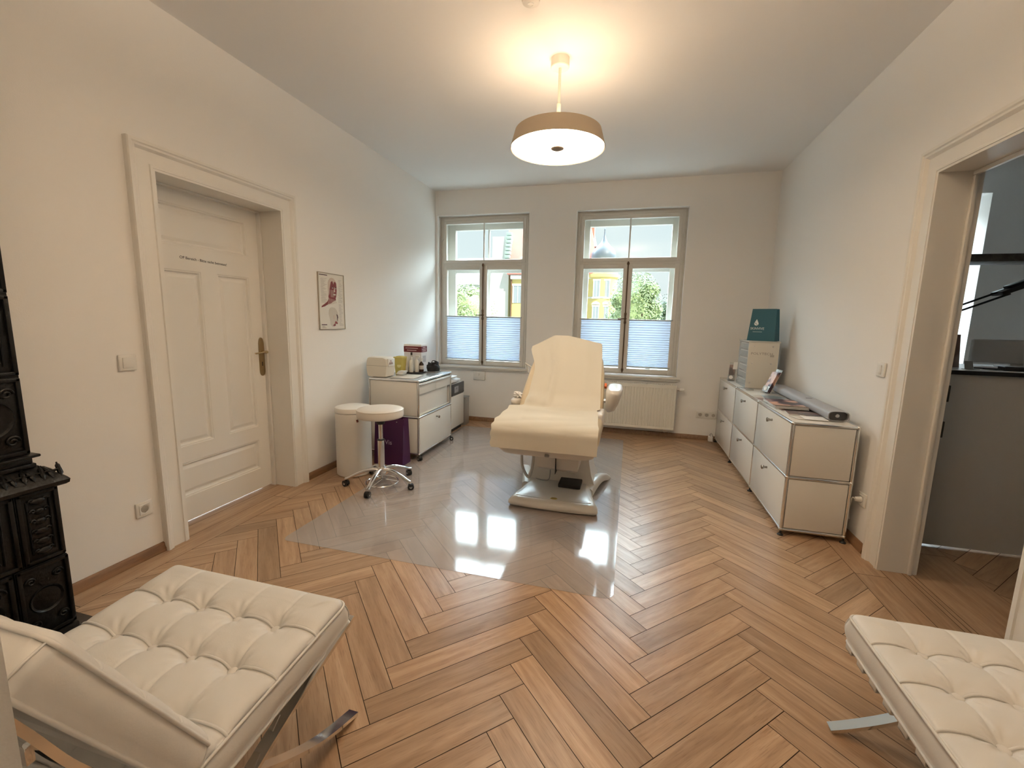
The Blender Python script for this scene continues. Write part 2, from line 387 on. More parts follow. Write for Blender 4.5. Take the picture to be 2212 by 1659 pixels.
# ------------------------------------------------------------------ door casings (profiled)
CP = [(0, 0), (0, .022), (.012, .022), (.016, .016), (.076, .016), (.082, .024), (.088, .030), (.098, .030), (.104, .036), (.118, .036), (.122, .028), (.122, 0)]
def casing(mb, xw, sgn, y0, y1, top):
    """mitred casing around an opening in an x wall; sgn = direction into the room"""
    rings = []
    for (yy, zz, dy, dz) in ((y0, 0, -1, 0), (y0, top, -1, 1), (y1, top, 1, 1), (y1, 0, 1, 0)):
        rings.append([(xw+sgn*d, yy+dy*a, zz+dz*a) for a, d in CP])
    mb.loft(rings)
def plate_door_left():
    root = sempty('door_1', (XL, (DL[0]+DL[1])/2, 0))
    mb = MB(); casing(mb, XL, 1, DL[0], DL[1], DL[2]); mb.build('casing', M_trim, root, sharp=25)
    mb = MB(); mb.box(XL-.30, XL+.018, DL[1]-.012, DL[1]+.004, 0, DL[2]-.012); mb.box(XL-.30, XL+.018, DL[0]-.004, DL[0]+.012, 0, DL[2]-.012)
    mb.box(XL-.30, XL+.018, DL[0]-.004, DL[1]+.004, DL[2]-.012, DL[2]+.004)
    mb.box(XL-.30, XL-.16, DL[1]-.03, DL[1]-.012, 0, DL[2]-.012, .004); mb.box(XL-.30, XL-.16, DL[0]+.012, DL[0]+.03, 0, DL[2]-.012, .004)
    mb.box(XL-.30, XL-.16, DL[0]+.03, DL[1]-.03, DL[2]-.024, DL[2]-.012, .002)
    mb.build('jamb_lining', M_trim, root)
    X = XL-.19                                # front face of the leaf
    y0, y1, z0, z1 = DL[0]+.016, DL[1]-.014, .012, DL[2]-.014
    panels = [(1.965, 2.600, 1.745, 1.985), (1.965, 2.235, .50, 1.60), (2.350, 2.600, .50, 1.60), (1.965, 2.600, .17, .395)]
    mb = MB()
    ys = sorted({y0, y1, 1.965, 2.235, 2.350, 2.600}); zs = sorted({z0, z1, .17, .395, .50, 1.60, 1.745, 1.985})
    for i in range(len(ys)-1):
        for j in range(len(zs)-1):
            cy_, cz_ = (ys[i]+ys[i+1])/2, (zs[j]+zs[j+1])/2
            if any(p[0] < cy_ < p[1] and p[2] < cz_ < p[3] for p in panels): continue
            mb.box(X-.042, X, ys[i], ys[i+1], zs[j], zs[j+1])
    leaf = mb.build('door_leaf', M_leaf, root)
    for (a, b, c, d) in panels:
        mb = MB()
        rings = []
        for ins, dx in ((0, 0), (.004, -.004), (.010, -.004), (.018, -.016), (.026, -.017), (.045, -.009), (.049, -.009)):
            rings.append([(X+dx, a+ins, c+ins), (X+dx, b-ins, c+ins), (X+dx, b-ins, d-ins), (X+dx, a+ins, d-ins)])
        mb.loft(rings, cap=False); q = rings[-1]; mb.quad(*q)
        mb.build('door_panel', M_leaf, leaf, sharp=15)
    # brass plate and lever
    yc, zc = 2.668, 1.03
    pts = []
    for i in range(33):
        t = 2*PI*i/32; 
    def outline():
        o_ = []
        for k in range(9): a = PI*k/8; o_.append((.019*math.cos(a), .112+.026*math.sin(a)))
        o_ += [(-.023, .095), (-.0235, .05), (-.0235, -.11)]
        for k in range(9): a = PI+PI*k/8; o_.append((.022*math.cos(a), -.125+.026*math.sin(a)))
        o_ += [(.0235, -.11), (.0235, .05), (.023, .095)]
        return [(yc+a, zc+b) for a, b in o_]
    pl = MB().prism(outline(), 'x', X, X+.006, .0015).build('door_handle_plate', M_brass, leaf)
    mb = MB(); mb.cyl((X+.004, yc, zc+.03), (X+.05, yc, zc+.03), .009)
    mb.tube(catmull([(X+.05, yc+.006, zc+.03), (X+.055, yc-.02, zc+.034), (X+.052, yc-.06, zc+.028), (X+.048, yc-.10, zc+.026)], 6), [.010]*4+[.008]*4+[.0065]*4+[.006]*4+[.006]*3, 12)
    mb.sph((X+.05, yc, zc+.03), .011)
    mb.build('door_lever', mat('polished_brass', (.62,.50,.32), .2, metal=1), leaf)
    MB().box(X+.005, X+.0068, yc-.004, yc+.004, zc-.075, zc-.045, .001).build('keyhole', M_dark, leaf)
    text('OP Bereich - Bitte nicht betreten!', .0235, face((X+.0008, 2.265, 1.672), (0, 1, -.03), (0, .03, 1)), 'door_lettering', mat('black_ink', (.03,.03,.03), .6), leaf, .0003)
plate_door_left()
def doorway_right():
    root = sempty('door_2', (XR, (DR[0]+DR[1])/2, 0))
    mb = MB(); casing(mb, XR, -1, DR[0], DR[1], DR[2]); mb.build('casing', M_trim, root, sharp=25)
    mb = MB(); casing(mb, XR+WT, 1, DR[0], DR[1], DR[2]); mb.build('casing', M_trim, root, sharp=25)
    mb = MB()
    x0, x1 = XR-.018, XR+WT+.018
    for a, b in ((DR[1]-.012, DR[1]+.004), (DR[0]-.004, DR[0]+.012)): mb.box(x0, x1, a, b, 0, DR[2]-.012)
    mb.box(x0, x1, DR[0]-.004, DR[1]+.004, DR[2]-.012, DR[2]+.004)
    # rebate at the far side
    mb.box(XR+.120, XR+.140, DR[1]-.030, DR[1]-.01, 0, DR[2]-.034, .005); mb.box(XR+.120, XR+.140, DR[0]+.01, DR[0]+.030, 0, DR[2]-.034, .005)
    mb.box(XR+.120, XR+.140, DR[0]+.012, DR[1]-.012, DR[2]-.034, DR[2]-.012, .005)
    mb.build('jamb_lining', M_trim, root)
    mb = MB()
    for z in (.78, .97): mb.cyl((x1+.006, DR[1]-.004, z), (x1+.006, DR[1]-.004, z+.085), .007)
    mb.build('hinge', mat('dark_hinge', (.06,.055,.05), .4, metal=.7), root)
doorway_right()

# ------------------------------------------------------------------ windows
M_wframe = mat('window_lacquer', (.72,.69,.63), .4)
def pleatmat():
    m = bpy.data.materials.new('pleated_fabric'); m.use_nodes = True; n = m.node_tree; n.nodes.clear(); L = n.links.new
    d = n.nodes.new('ShaderNodeBsdfDiffuse'); d.inputs[0].default_value = (.55,.60,.70,1)
    t = n.nodes.new('ShaderNodeBsdfTranslucent'); t.inputs[0].default_value = (.36,.40,.48,1)
    mx = n.nodes.new('ShaderNodeMixShader'); mx.inputs[0].default_value = .35; L(d.outputs[0], mx.inputs[1]); L(t.outputs[0], mx.inputs[2])
    o = n.nodes.new('ShaderNodeOutputMaterial'); L(mx.outputs[0], o.inputs[0]); return m
M_pleat = pleatmat()
def frame_rect(mb, x0, x1, z0, z1, w, y0, y1, bev=.006, wb=None):
    wb = w if wb is None else wb
    mb.box(x0, x0+w, y0, y1, z0, z1, bev); mb.box(x1-w, x1, y0, y1, z0, z1, bev)
    mb.box(x0+w-.004, x1-w+.004, y0, y1, z0, z0+wb, bev); mb.box(x0+w-.004, x1-w+.004, y0, y1, z1-w, z1, bev)
def window(idx, x0, x1, zs, zt, blind_labels, hidden=False, open_dir=1):
    root = sempty('window_%d' % idx, ((x0+x1)/2, YB+.1, zs))
    yi = YB+.085; xc = (x0+x1)/2; zm = 2.03
    mb = MB(); frame_rect(mb, x0, x1, zs, zt, .035, yi, yi+.07, .003)
    n0, n1, m0, m1 = WIN[idx-1]; mb.box(n0, x0+.004, yi+.012, yi+.068, m0, m1); mb.box(x1-.004, n1, yi+.012, yi+.068, m0, m1); mb.box(x0+.004, x1-.004, yi+.012, yi+.068, zt-.004, m1)
    mb.box(x0+.03, x1-.03, yi-.004, yi+.07, zm-.022, zm+.022, .006)
    mb.build('window_frame', M_wframe, root)
    # inner leaves
    f0, f1 = yi-.012, yi+.038
    mb = MB(); a0, a1, b0, b1 = x0+.028, x1-.028, zm+.015, zt-.035
    frame_rect(mb, a0, a1, b0, b1, .042, f0, f1); mb.box(xc-.008, xc+.008, f0+.012, f1-.008, b0+.03, b1-.03, .003)
    top = mb.build('transom_light', M_wframe, root)
    MB().box(a0+.035, a1-.035, f0+.022, f0+.026, b0+.035, b1-.035).build('pane', M_glass, top)
    for s_ in (0, 1):
        c0, c1 = (x0+.028, xc-.002) if s_ == 0 else (xc+.002, x1-.028); d0, d1 = zs+.012, zm-.017
        mb = MB(); frame_rect(mb, c0, c1, d0, d1, .050, f0, f1, .006, wb=.06)
        cs = mb.build('casement', M_wframe, root)
        MB().box(c0+.044, c1-.044, f0+.022, f0+.026, d0+.05, d1-.045).build('pane', M_glass, cs)
    # outer leaves
    yo = YB+.27
    mb = MB(); frame_rect(mb, x0+.0, x1-.0, zs, zt, .118, yo, yo+.06, .004); mb.box(x0+.10, x1-.10, yo+.004, yo+.056, zm-.085, zm+.055, .005)
    mb.box(xc-.035, xc+.035, yo-.006, yo+.050, zs+.10, zm-.07, .005); mb.box(xc-.010, xc+.010, yo+.012, yo+.05, zm+.04, zt-.10, .003)
    out = mb.build('outer_frame', M_wframe, root)
    MB().box(x0+.07, x1-.07, yo+.03, yo+.034, zs+.07, zt-.07).build('outer_pane', M_glass, out)
    # board lining between the two frames
    mb = MB(); mb.box(x0-.004, x0+.012, yi+.07, yo, zs, zt); mb.box(x1-.012, x1+.004, yi+.07, yo, zs, zt); mb.box(x0, x1, yi+.07, yo, zt-.012, zt+.004); mb.box(x0, x1, yi+.07, yo, zs-.004, zs+.012)
    mb.build('box_lining', M_wframe, root)
    # espagnolette
    mb = MB(); yb = f0-.012
    mb.cyl((xc, yb, zs+.02), (xc, yb, zm+.012), .0075, seg=12)
    for z in (zs+.055, zm-.012, zs+.62, zs+.72): mb.sph((xc, yb, z), .015, (1, 1, 1.4), 12, 8)
    mb.lathe([(0, -.06), (.008, -.055), (.014, -.03), (.009, -.02), (.017, 0), (.009, .02), (.014, .03), (.008, .055), (0, .06)], (xc, yb, zs+.665), 16)
    mb.cyl((xc, yb-.005, zs+.665), (xc-.075*open_dir, yb-.022, zs+.663), .0055, seg=10); mb.sph((xc-.078*open_dir, yb-.022, zs+.663), .008, u=10, v=8)
    mb.build('window_handle', M_bronze, root)
    mb = MB()
    for xx, sg in ((x0+.015, 1), (x1-.015, -1)):
        mb.cyl((xx-.01*sg, f0-.004, zm+.30), (xx+.03*sg, f0-.014, zm+.325), .005, seg=8); mb.cyl((xx-.014*sg, f0-.002, zm+.27), (xx-.010*sg, f0-.004, zm+.31), .007, seg=8)
    mb.build('window_catch', M_wframe, root)
    # pleated blinds: each hangs on its casement, one thing each
    for s_ in (0, 1):
        c0, c1 = (x0+.062, xc-.048) if s_ == 0 else (xc+.048, x1-.062)
        zb, zt2 = .803, 1.372
        t = thing('pleated_blind', ((c0+c1)/2, f0-.002, zb), blind_labels[s_], 'blind', 'pleated blinds on the lower halves of the windows')
        mb = MB(); n = 22; rings = []
        rr = random.Random(idx*7+s_)
        for k in range(2*n+1):
            f = k/(2*n); z = zb+.012+(zt2-zb-.024)*(f**1.22); y = f0+.004+(.010 if k % 2 else 0)
            rings.append([(c0, y, z), (c1, y, z)])
        for A, B in zip(rings, rings[1:]): mb.quad(A[0], A[1], B[1], B[0])
        mb.build('pleats', M_pleat, t, sharp=5, recalc=False)
        mr = mat('blind_rail', (.45,.47,.47), .4, metal=.3)
        MB().box(c0-.004, c1+.004, f0-.006, f0+.014, zt2-.012, zt2+.002, .003).build('top_rail', mr, t)
        mb = MB(); mb.box(c0-.004, c1+.004, f0-.006, f0+.014, zb-.002, zb+.012, .003); mb.build('bottom_rail', mr, t)
        mb = MB(); mb.box((c0+c1)/2-.03, (c0+c1)/2+.03, f0-.018, f0-.004, zb-.014, zb-.003, .003); mb.build('grip', M_plastic, t)
window(1, -2.445, -1.285, .725, 2.612, ['pleated blind in the left casement of the window nearest the left corner', 'pleated blind in the right casement of the left window, above the wall thermostat'])
window(2, -.668, .525, .715, 2.605, ['pleated blind in the window behind the treatment chair, partly hidden by its backrest', 'pleated blind in the right casement above the radiator, fully visible'])
def window3():
    root = sempty('window_3', (2.9, YB+.3, .72))
    mb = MB(); frame_rect(mb, 2.62, 3.215, .72, 2.62, .07, YB+.30, YB+.36, .004); mb.box(2.66, 3.18, YB+.30, YB+.36, 2.0, 2.06, .004)
    mb.build('window_frame', M_wframe, root); MB().box(2.68, 3.16, YB+.33, YB+.334, .78, 2.56).build('pane', M_glass, root)
window3()
for i, (a, b, z) in enumerate(((-2.49, -1.225, .725), (-.72, .585, .715))):
    mb = MB(); mb.box(a, b, YB-.045, YB+.085, z-.030, z, .008); mb.box(a+.012, b-.012, YB-.028, YB+.0, z-.052, z-.028, .006)
    structure(mb.build('trim_%d' % (i+1), M_wframe))
# ------------------------------------------------------------------ pendant lamp
def pendant(x, y, label, disc, point):
    t = thing('pendant_lamp', (x, y, HZ), label, 'lamp')
    M_sh = mat('lamp_shade', (.46,.38,.28), .7)
    M_lw = mat('lamp_white', (.80,.74,.64), .5)
    MB().lathe([(0, 0), (.056, 0), (.056, -.050), (.053, -.054), (0, -.054)], (x, y, HZ), 40).build('ceiling_canopy', M_lw, t)
    mb = MB(); mb.cyl((x, y, HZ-.054), (x, y, 2.665), .0085, seg=16); mb.cyl((x, y, 2.67), (x, y, 2.50), .0125, seg=16); mb.build('rod', M_lw, t)
    zb, zt = 2.408, 2.508
    MB().lathe([(.2935, zb), (.296, zb+.002), (.282, zb+.05), (.268, zt), (.264, zt), (.278, zb+.05), (.290, zb+.006)], (x, y, 0), 96).build('shade', M_sh, t)
    md = mat('lamp_diffuser_%d' % (disc*10), (.9,.85,.7), .6, emit=(1, .82, .61), estr=disc)
    MB().lathe([(.041, zb+.004), (.20, zb+.001), (.289, zb+.004), (.289, zb+.010), (.041, zb+.010), (.041, zb+.004)], (x, y, 0), 96).build('diffuser', md, t)
    MB().lathe([(0, zb+.016), (.284, zb+.016), (.284, zb+.018), (0, zb+.018)], (x, y, 0), 64).build('uplight_shield', M_lw, t)  # added unseen plate, keeps the diffuser glow off the ceiling
    MB().lathe([(0, zb-.002), (.034, zb-.002), (.041, zb+.002), (.041, zb+.02), (0, zb+.02)], (x, y, 0), 40).build('diffuser_knob', mat('knob_grey', (.30,.22,.15), .5), t)
    mb = MB()
    for k in range(3): a = 2*PI*k/3+.3; mb.cyl((x, y, zb+.03), (x+.27*math.cos(a), y+.27*math.sin(a), zb+.03), .004, seg=8)
    mb.cyl((x, y, zb+.01), (x, y, zb+.09), .022, seg=16); mb.build('spider', M_lw, t)
    for k in range(3):
        a = 2*PI*k/3+1.3
        l = bpy.data.lights.new('bulb', 'POINT'); l.energy = point/3; l.color = (1, .77, .55); l.shadow_soft_size = .035
        o = bpy.data.objects.new('bulb', l); COL.objects.link(o); o.location = (x+.11*math.cos(a), y+.11*math.sin(a), zb+.062); put(o, t)
pendant(-.512, 2.885, 'round drum pendant lamp with glowing diffuser hanging over the treatment chair', PEND_DISC, PEND_POINT)
pendant(-.15, .85, 'added fill light near the doorway, unseen, shaped as a second drum pendant', .5, 36.0)  # added lamp out of view, fills the dark foreground
t = thing('smoke_detector', (-.575, 2.33, HZ), 'white round smoke detector on the ceiling at the top edge of the photo', 'smoke detector')
MB().lathe([(0, -.032), (.028, -.032), (.042, -.024), (.048, -.006), (.048, 0), (0, 0)], (-.575, 2.345, HZ), 40).build('detector_body', mat('detector_white', (.78,.74,.68), .5), t)
MB().lathe([(.012, -.034), (.016, -.034), (.016, -.031), (.012, -.031), (.012, -.034)], (-.575, 2.345, HZ), 24).build('detector_ring', M_plastic, t)

# ------------------------------------------------------------------ switches and sockets
def wall_frame(M, w, h, mb, d=.010): mb.box(-w/2, w/2, -h/2, h/2, 0, d, .0045, 3, M)
def switch(M, label, name='light_switch', w=.083, rock=.052):
    t = thing(name, M.translation, label, 'light switch')
    mb = MB(); wall_frame(M, w, .083, mb, .012); mb.build('switch_frame', M_plastic, t)
    b = MB().box(-rock/2, rock/2, -.027, .027, .010, .0165, .003, 2, M @ Matrix.Rotation(math.radians(2.5), 4, 'X')).build('rocker', M_plastic, t)
FL = face((XL, 1.628, 1.081), (0, 1, 0), (0, 0, 1))
switch(FL, 'square white light switch on the left wall beside the panelled door')
FR = face((XR, 2.985, 1.100), (0, -1, 0), (0, 0, 1))
switch(FR, 'white light switch on the right wall beside the open doorway', w=.083, rock=.030)
def socket(M, label, n=1, name='power_socket'):
    t = thing(name, M.translation, label, 'socket'); w = .083+.071*(n-1)
    mb = MB(); mb.box(-w/2, w/2, -.0415, .0415, 0, .010, .004, 3, M); mb.build('socket_frame', M_plastic, t)
    for i in range(n):
        T = M @ Matrix.Translation(((i-(n-1)/2)*.071, 0, 0))
        mb = MB(); mb._add(_sqring(), T); ins = mb.build('socket_insert', M_plastic, t, sharp=50)
        mb = MB(); mb.cyl(T @ Vector((-.0095, 0, .004)), T @ Vector((-.0095, 0, .0122)), .0028, seg=10); mb.cyl(T @ Vector((.0095, 0, .004)), T @ Vector((.0095, 0, .0122)), .0028, seg=10)
        mb.box(-.003, .003, .0175, .0195, .004, .014, 0, 1, T); mb.box(-.003, .003, -.0195, -.0175, .004, .014, 0, 1, T)
        mb.cyl(T @ Vector((0, 0, .0105)), T @ Vector((0, 0, .0118)), .0185, seg=28)
        mb.build('contact_well', mat('socket_well', (.42,.39,.34), .6), ins)
    return t
def _sqring():
    b = bmesh.new(); seg = 32; R = []
    def sq(k, h):
        a = 2*PI*k/seg; c, s_ = math.cos(a), math.sin(a); m = max(abs(c), abs(s_)); return (c/m*h, s_/m*h)
    rings = [[(*sq(k, .027), .0095) for k in range(seg)], [(*sq(k, .026), .0135) for k in range(seg)], [(.0225*math.cos(2*PI*k/seg), .0225*math.sin(2*PI*k/seg), .0135) for k in range(seg)], [(.0195*math.cos(2*PI*k/seg), .0195*math.sin(2*PI*k/seg), .010) for k in range(seg)]]
    V = [[b.verts.new(p) for p in r] for r in rings]
    for A, B in zip(V, V[1:]):
        for k in range(seg): b.faces.new((A[k], A[(k+1) % seg], B[(k+1) % seg], B[k]))
    return b
socket(face((XL, 1.632, .285), (0, 1, 0), (0, 0, 1)), 'single white power socket low on the left wall between stove and door')
socket(face((.905, YB, .297), (1, 0, 0), (0, 0, 1)), 'triple white power socket low on the window wall beside the radiator', 3)
SR = face((XR, 2.985, .305), (0, -1, 0), (0, 0, 1))
socket(SR, 'white power socket with a plugged cable beside the right doorway')
t = thing('power_cable', (XR-.02, 3.0, .3), 'white cable and plug running from the sideboard to the right wall socket', 'cable')
MB().cyl((XR-.012, 2.985, .305), (XR-.045, 2.985, .305), .0175, .013, 20).build('plug', M_plastic, t)
MB().tube(catmull([(XR-.045, 2.985, .305), (XR-.056, 2.99, .31), (XR-.046, 3.02, .27), (XR-.040, 3.05, .20), (XR-.034, 3.04, .15), (XR-.032, 3.08, .22), (XR-.032, 3.16, .20)], 6), .003, 8).build('cable_cord', M_plastic, t)
t = thing('wall_thermostat', (-1.875, YB, .605), 'square white wall control with round knob below the left window', 'thermostat')
mb = MB(); mb.box(-1.955, -1.795, YB-.022, YB, .548, .668, .008); mb.build('thermostat_body', M_plastic, t)
MB().cyl((-1.89, YB-.022, .625), (-1.89, YB-.036, .625), .019, .017, 24).build('thermostat_knob', M_plastic, t)
t = thing('charging_plug', (1.01, YB-.03, .05), 'white plug adapter at the floor beside the far end of the sideboard', 'plug adapter')
mb = MB(); mb.box(.935, .985, YB-.075, YB-.026, .002, .060, .006); mb.build('adapter_body', M_plastic, t)
MB().tube(catmull([(.96, YB-.05, .055), (.950, YB-.055, .080), (.965, YB-.06, .095), (.978, YB-.065, .07), (.982, YB-.09, .01)], 6), .003, 8).build('adapter_cord', mat('grey_cord', (.3,.3,.3), .5), t)

# ------------------------------------------------------------------ anatomy poster
def poster():
    y0, y1, z0, z1 = 3.080, 3.415, 1.224, 1.696; X = XL
    t = thing('anatomy_poster', (X, (y0+y1)/2, z0), 'small framed anatomy chart of two human heads on the left wall', 'poster')
    mb = MB(); fw = .006
    mb.box(X, X+.012, y0, y0+fw, z0, z1, .001); mb.box(X, X+.012, y1-fw, y1, z0, z1, .001); mb.box(X, X+.012, y0+fw, y1-fw, z0, z0+fw, .001); mb.box(X, X+.012, y0+fw, y1-fw, z1-fw, z1, .001)
    mb.build('poster_frame', mat('poster_frame', (.42,.37,.29), .5), t)
    sh = MB().box(X, X+.007, y0+fw, y1-fw, z0+fw, z1-fw).build('poster_sheet', mat('poster_sheet', (.76,.72,.64), .4), t)
    w, h = y1-y0, z1-z0
    def P(pts, d=0): return [(y0+w*a, z1-h*b) for a, b in pts]
    def poly(name, pts, m, d): return MB().prism(P(pts), 'x', X+.007, X+.007+d).build(name, m, sh)
    skin = mat('print_skin', (.62,.50,.42), .6); red = mat('print_muscle', (.24,.045,.045), .6); pale = mat('print_pale', (.60,.55,.47), .6); ink = mat('print_grey', (.42,.37,.33), .6); dk = mat('print_dark', (.07,.03,.035), .6)
    head = [(.42,.11),(.46,.085),(.52,.075),(.59,.085),(.65,.12),(.69,.17),(.70,.23),(.70,.29),(.69,.35),(.67,.41),(.65,.44),(.66,.47),(.54,.50),(.47,.53),(.35,.55),(.22,.59),(.10,.61),(.11,.585),(.22,.545),(.33,.50),(.38,.45),(.37,.40),(.37,.33),(.36,.25),(.37,.17)]
    poly('printed_head', head, red, .0006)
    poly('printed_scalp', [(.40,.14),(.42,.11),(.46,.085),(.52,.075),(.59,.085),(.64,.11),(.66,.15),(.60,.14),(.58,.19),(.54,.13),(.48,.15),(.45,.21),(.42,.28),(.41,.36),(.385,.40),(.37,.33),(.36,.25),(.37,.17)], skin, .0010)
    poly('printed_brow', [(.50,.245),(.56,.235),(.57,.26),(.51,.27)], dk, .0011); poly('printed_brow', [(.63,.245),(.69,.245),(.69,.27),(.63,.27)], dk, .0011)
    poly('printed_eye', [(.515,.25),(.55,.245),(.56,.26),(.52,.265)], pale, .0014); poly('printed_eye', [(.64,.255),(.68,.255),(.68,.268),(.64,.268)], pale, .0014)
    poly('printed_nose', [(.60,.24),(.62,.24),(.64,.32),(.61,.33),(.585,.32)], skin, .0012); poly('printed_mouth', [(.55,.365),(.62,.355),(.67,.37),(.63,.385),(.57,.385)], pale, .0012)
    for k in range(7): a = .40+k*.035; poly('printed_tendon', [(a, .44+.004*k), (a+.010, .44+.004*k), (a-.05+.02*k, .57-.008*k), (a-.062+.02*k, .57-.008*k)], skin, .0011)
    for k in range(5): poly('printed_muscle_line', [(.45+.03*k, .29), (.458+.03*k, .29), (.475+.028*k, .42), (.467+.028*k, .42)], skin, .0010)
    head2 = [(.36,.72),(.37,.66),(.42,.615),(.50,.60),(.60,.61),(.67,.65),(.71,.70),(.72,.73),(.74,.765),(.76,.79),(.735,.805),(.74,.83),(.72,.85),(.71,.88),(.62,.885),(.60,.90),(.61,.93),(.56,.955),(.50,.955),(.42,.91),(.42,.86),(.40,.81)]
    poly('printed_head', head2, pale, .0006)
    poly('printed_ear', [(.53,.75),(.57,.735),(.60,.75),(.59,.79),(.56,.82),(.535,.80)], skin, .0010); poly('printed_jaw', [(.58,.875),(.62,.845),(.70,.885),(.69,.90),(.62,.895)], red, .0011)
    poly('printed_face_line', [(.655,.72),(.70,.735),(.715,.78),(.69,.82),(.70,.85),(.67,.83),(.675,.78)], dk, .0009)
    poly('printed_neck', [(.50,.93),(.60,.885),(.615,.93),(.56,.94)], red, .0009)
    rr = random.Random(2)
    def line(a, b, l, th=.0045):
        q = P([(a, b), (a+l, b), (a+l, b+th), (a, b+th)]); mb.prism(q, 'x', X+.007, X+.0075)
    mb = MB()
    for k in range(30): line(.09+.02*rr.random(), .10+k*.0145, .10+.12*rr.random())
    mb.build('printed_small_text', ink, sh); mb = MB()
    for k in range(24): line(.75+.04*rr.random(), .10+k*.0175, .06+.12*rr.random())
    mb.build('printed_small_text', ink, sh); mb = MB()
    for k in range(26): line(.76+.02*rr.random(), .54+k*.0155, .07+.10*rr.random())
    mb.build('printed_small_text', ink, sh); mb = MB()
    for k in range(5): line(.10, .935+k*.009, .16*rr.random()+.05)
    mb.build('printed_small_text', ink, sh)
    mb = MB(); line(.05, .035, .30, .014); mb.build('printed_heading', dk, sh); mb = MB(); line(.08, .905, .20, .016); mb.build('printed_imprint', dk, sh)
poster()

# ------------------------------------------------------------------ radiator
def radiator():
    x0, x1, y0, y1, z0, z1 = -.40, .545, YB-.135, YB-.035, .112, .640
    t = thing('radiator', ((x0+x1)/2, YB, z0), 'white ribbed panel radiator under the right window', 'radiator')
    mb = MB(); n = 27; prof = []; pitch = (x1-x0-.03)/n; xs = x0+.015
    prof.append((x0, y0+.004)); 
    for k in range(n):
        a = xs+k*pitch; prof += [(a+pitch*.10, y0), (a+pitch*.58, y0), (a+pitch*.70, y0+.007), (a+pitch*.98, y0+.007)]
    prof.append((x1, y0+.004)); prof += [(x1, y0+.014), (x0, y0+.014)]
    mb.prism(prof, 'z', z0+.030, z1-.045); mb.box(x0, x1, y0, y0+.014, z0, z0+.031, .004); mb.box(x0, x1, y0, y0+.014, z1-.046, z1-.008, .004)
    mb.build('front_panel', mat('radiator_white', (.80,.77,.68), .3), t, sharp=20)
    mb = MB(); mb.box(x0, x1, y1-.014, y1, z0, z1-.01, .004); mb.box(x0, x0+.012, y0+.010, y1, z0+.01, z1-.004, .003); mb.box(x1-.012, x1, y0+.010, y1, z0+.01, z1-.004, .003)
    mb.build('side_cover', mat('radiator_white'), t)
    mb = MB(); k = x0+.012
    while k < x1-.014: mb.box(k, k+.010, y0+.012, y1-.012, z1-.010, z1-.004); k += .0225
    mb.box(x0, x1, y0, y0+.016, z1-.012, z1-.003, .002); mb.box(x0, x1, y1-.014, y1, z1-.012, z1-.003, .002)
    mb.build('top_grille', mat('radiator_white'), t)
    mb = MB(); mb.cyl((x1-.002, y0+.05, z1-.055), (x1+.03, y0+.05, z1-.055), .010, seg=12); mb.cyl((x1+.02, y0+.05, z1-.055), (x1+.04, y0+.05, z1-.055), .017, seg=20)
    v = mb.build('valve', M_steel, t); mb = MB(); mb.cyl((x1+.038, y0+.05, z1-.055), (x1+.088, y0+.045, z1-.053), .022, .017, 24); mb.build('thermostat_head', M_plastic, v)
    mb = MB()
    for xx in (x1-.045, x1-.095): mb.cyl((xx, y0+.05, z0+.005), (xx, y0+.05, z0-.035), .011, seg=12); mb.cyl((xx, y0+.05, z0-.035), (xx, YB-.003, z0-.035), .009, seg=12)
    mb.box(x1-.115, x1-.025, y0+.032, y0+.068, z0-.03, z0-.008, .004); mb.build('pipe_fitting', M_steel, t)
radiator()

# ------------------------------------------------------------------ modular steel furniture
def tube_frame(t, xs, ys, zs, r=.0095):
    """chrome tube lattice; ball joints at every crossing"""
    mb = MB()
    for y in ys:
        for z in zs: mb.cyl((xs[0], y, z), (xs[-1], y, z), r, seg=14)
    for x in xs:
        for z in zs: mb.cyl((x, ys[0], z), (x, ys[-1], z), r, seg=14)
    for x in xs:
        for y in ys: mb.cyl((x, y, zs[0]), (x, y, zs[-1]), r, seg=14)
    for x in xs:
        for y in ys:
            for z in zs: mb.sph((x, y, z), .0127, u=14, v=8)
    mb.build('tube_frame', M_chrome, t)
def knob(p, parent, d):
    mb = MB(); p = Vector(p); d = Vector(d); mb.cyl(p, p+d*.020, .0085, .0060, 16); mb.cyl(p+d*.016, p+d*.032, .0085, .0160, 24); mb.cyl(p+d*.032, p+d*.036, .0160, .0140, 24)
    mb.build('knob', mat('knob_metal', (.34,.33,.31), .22, metal=1), parent)
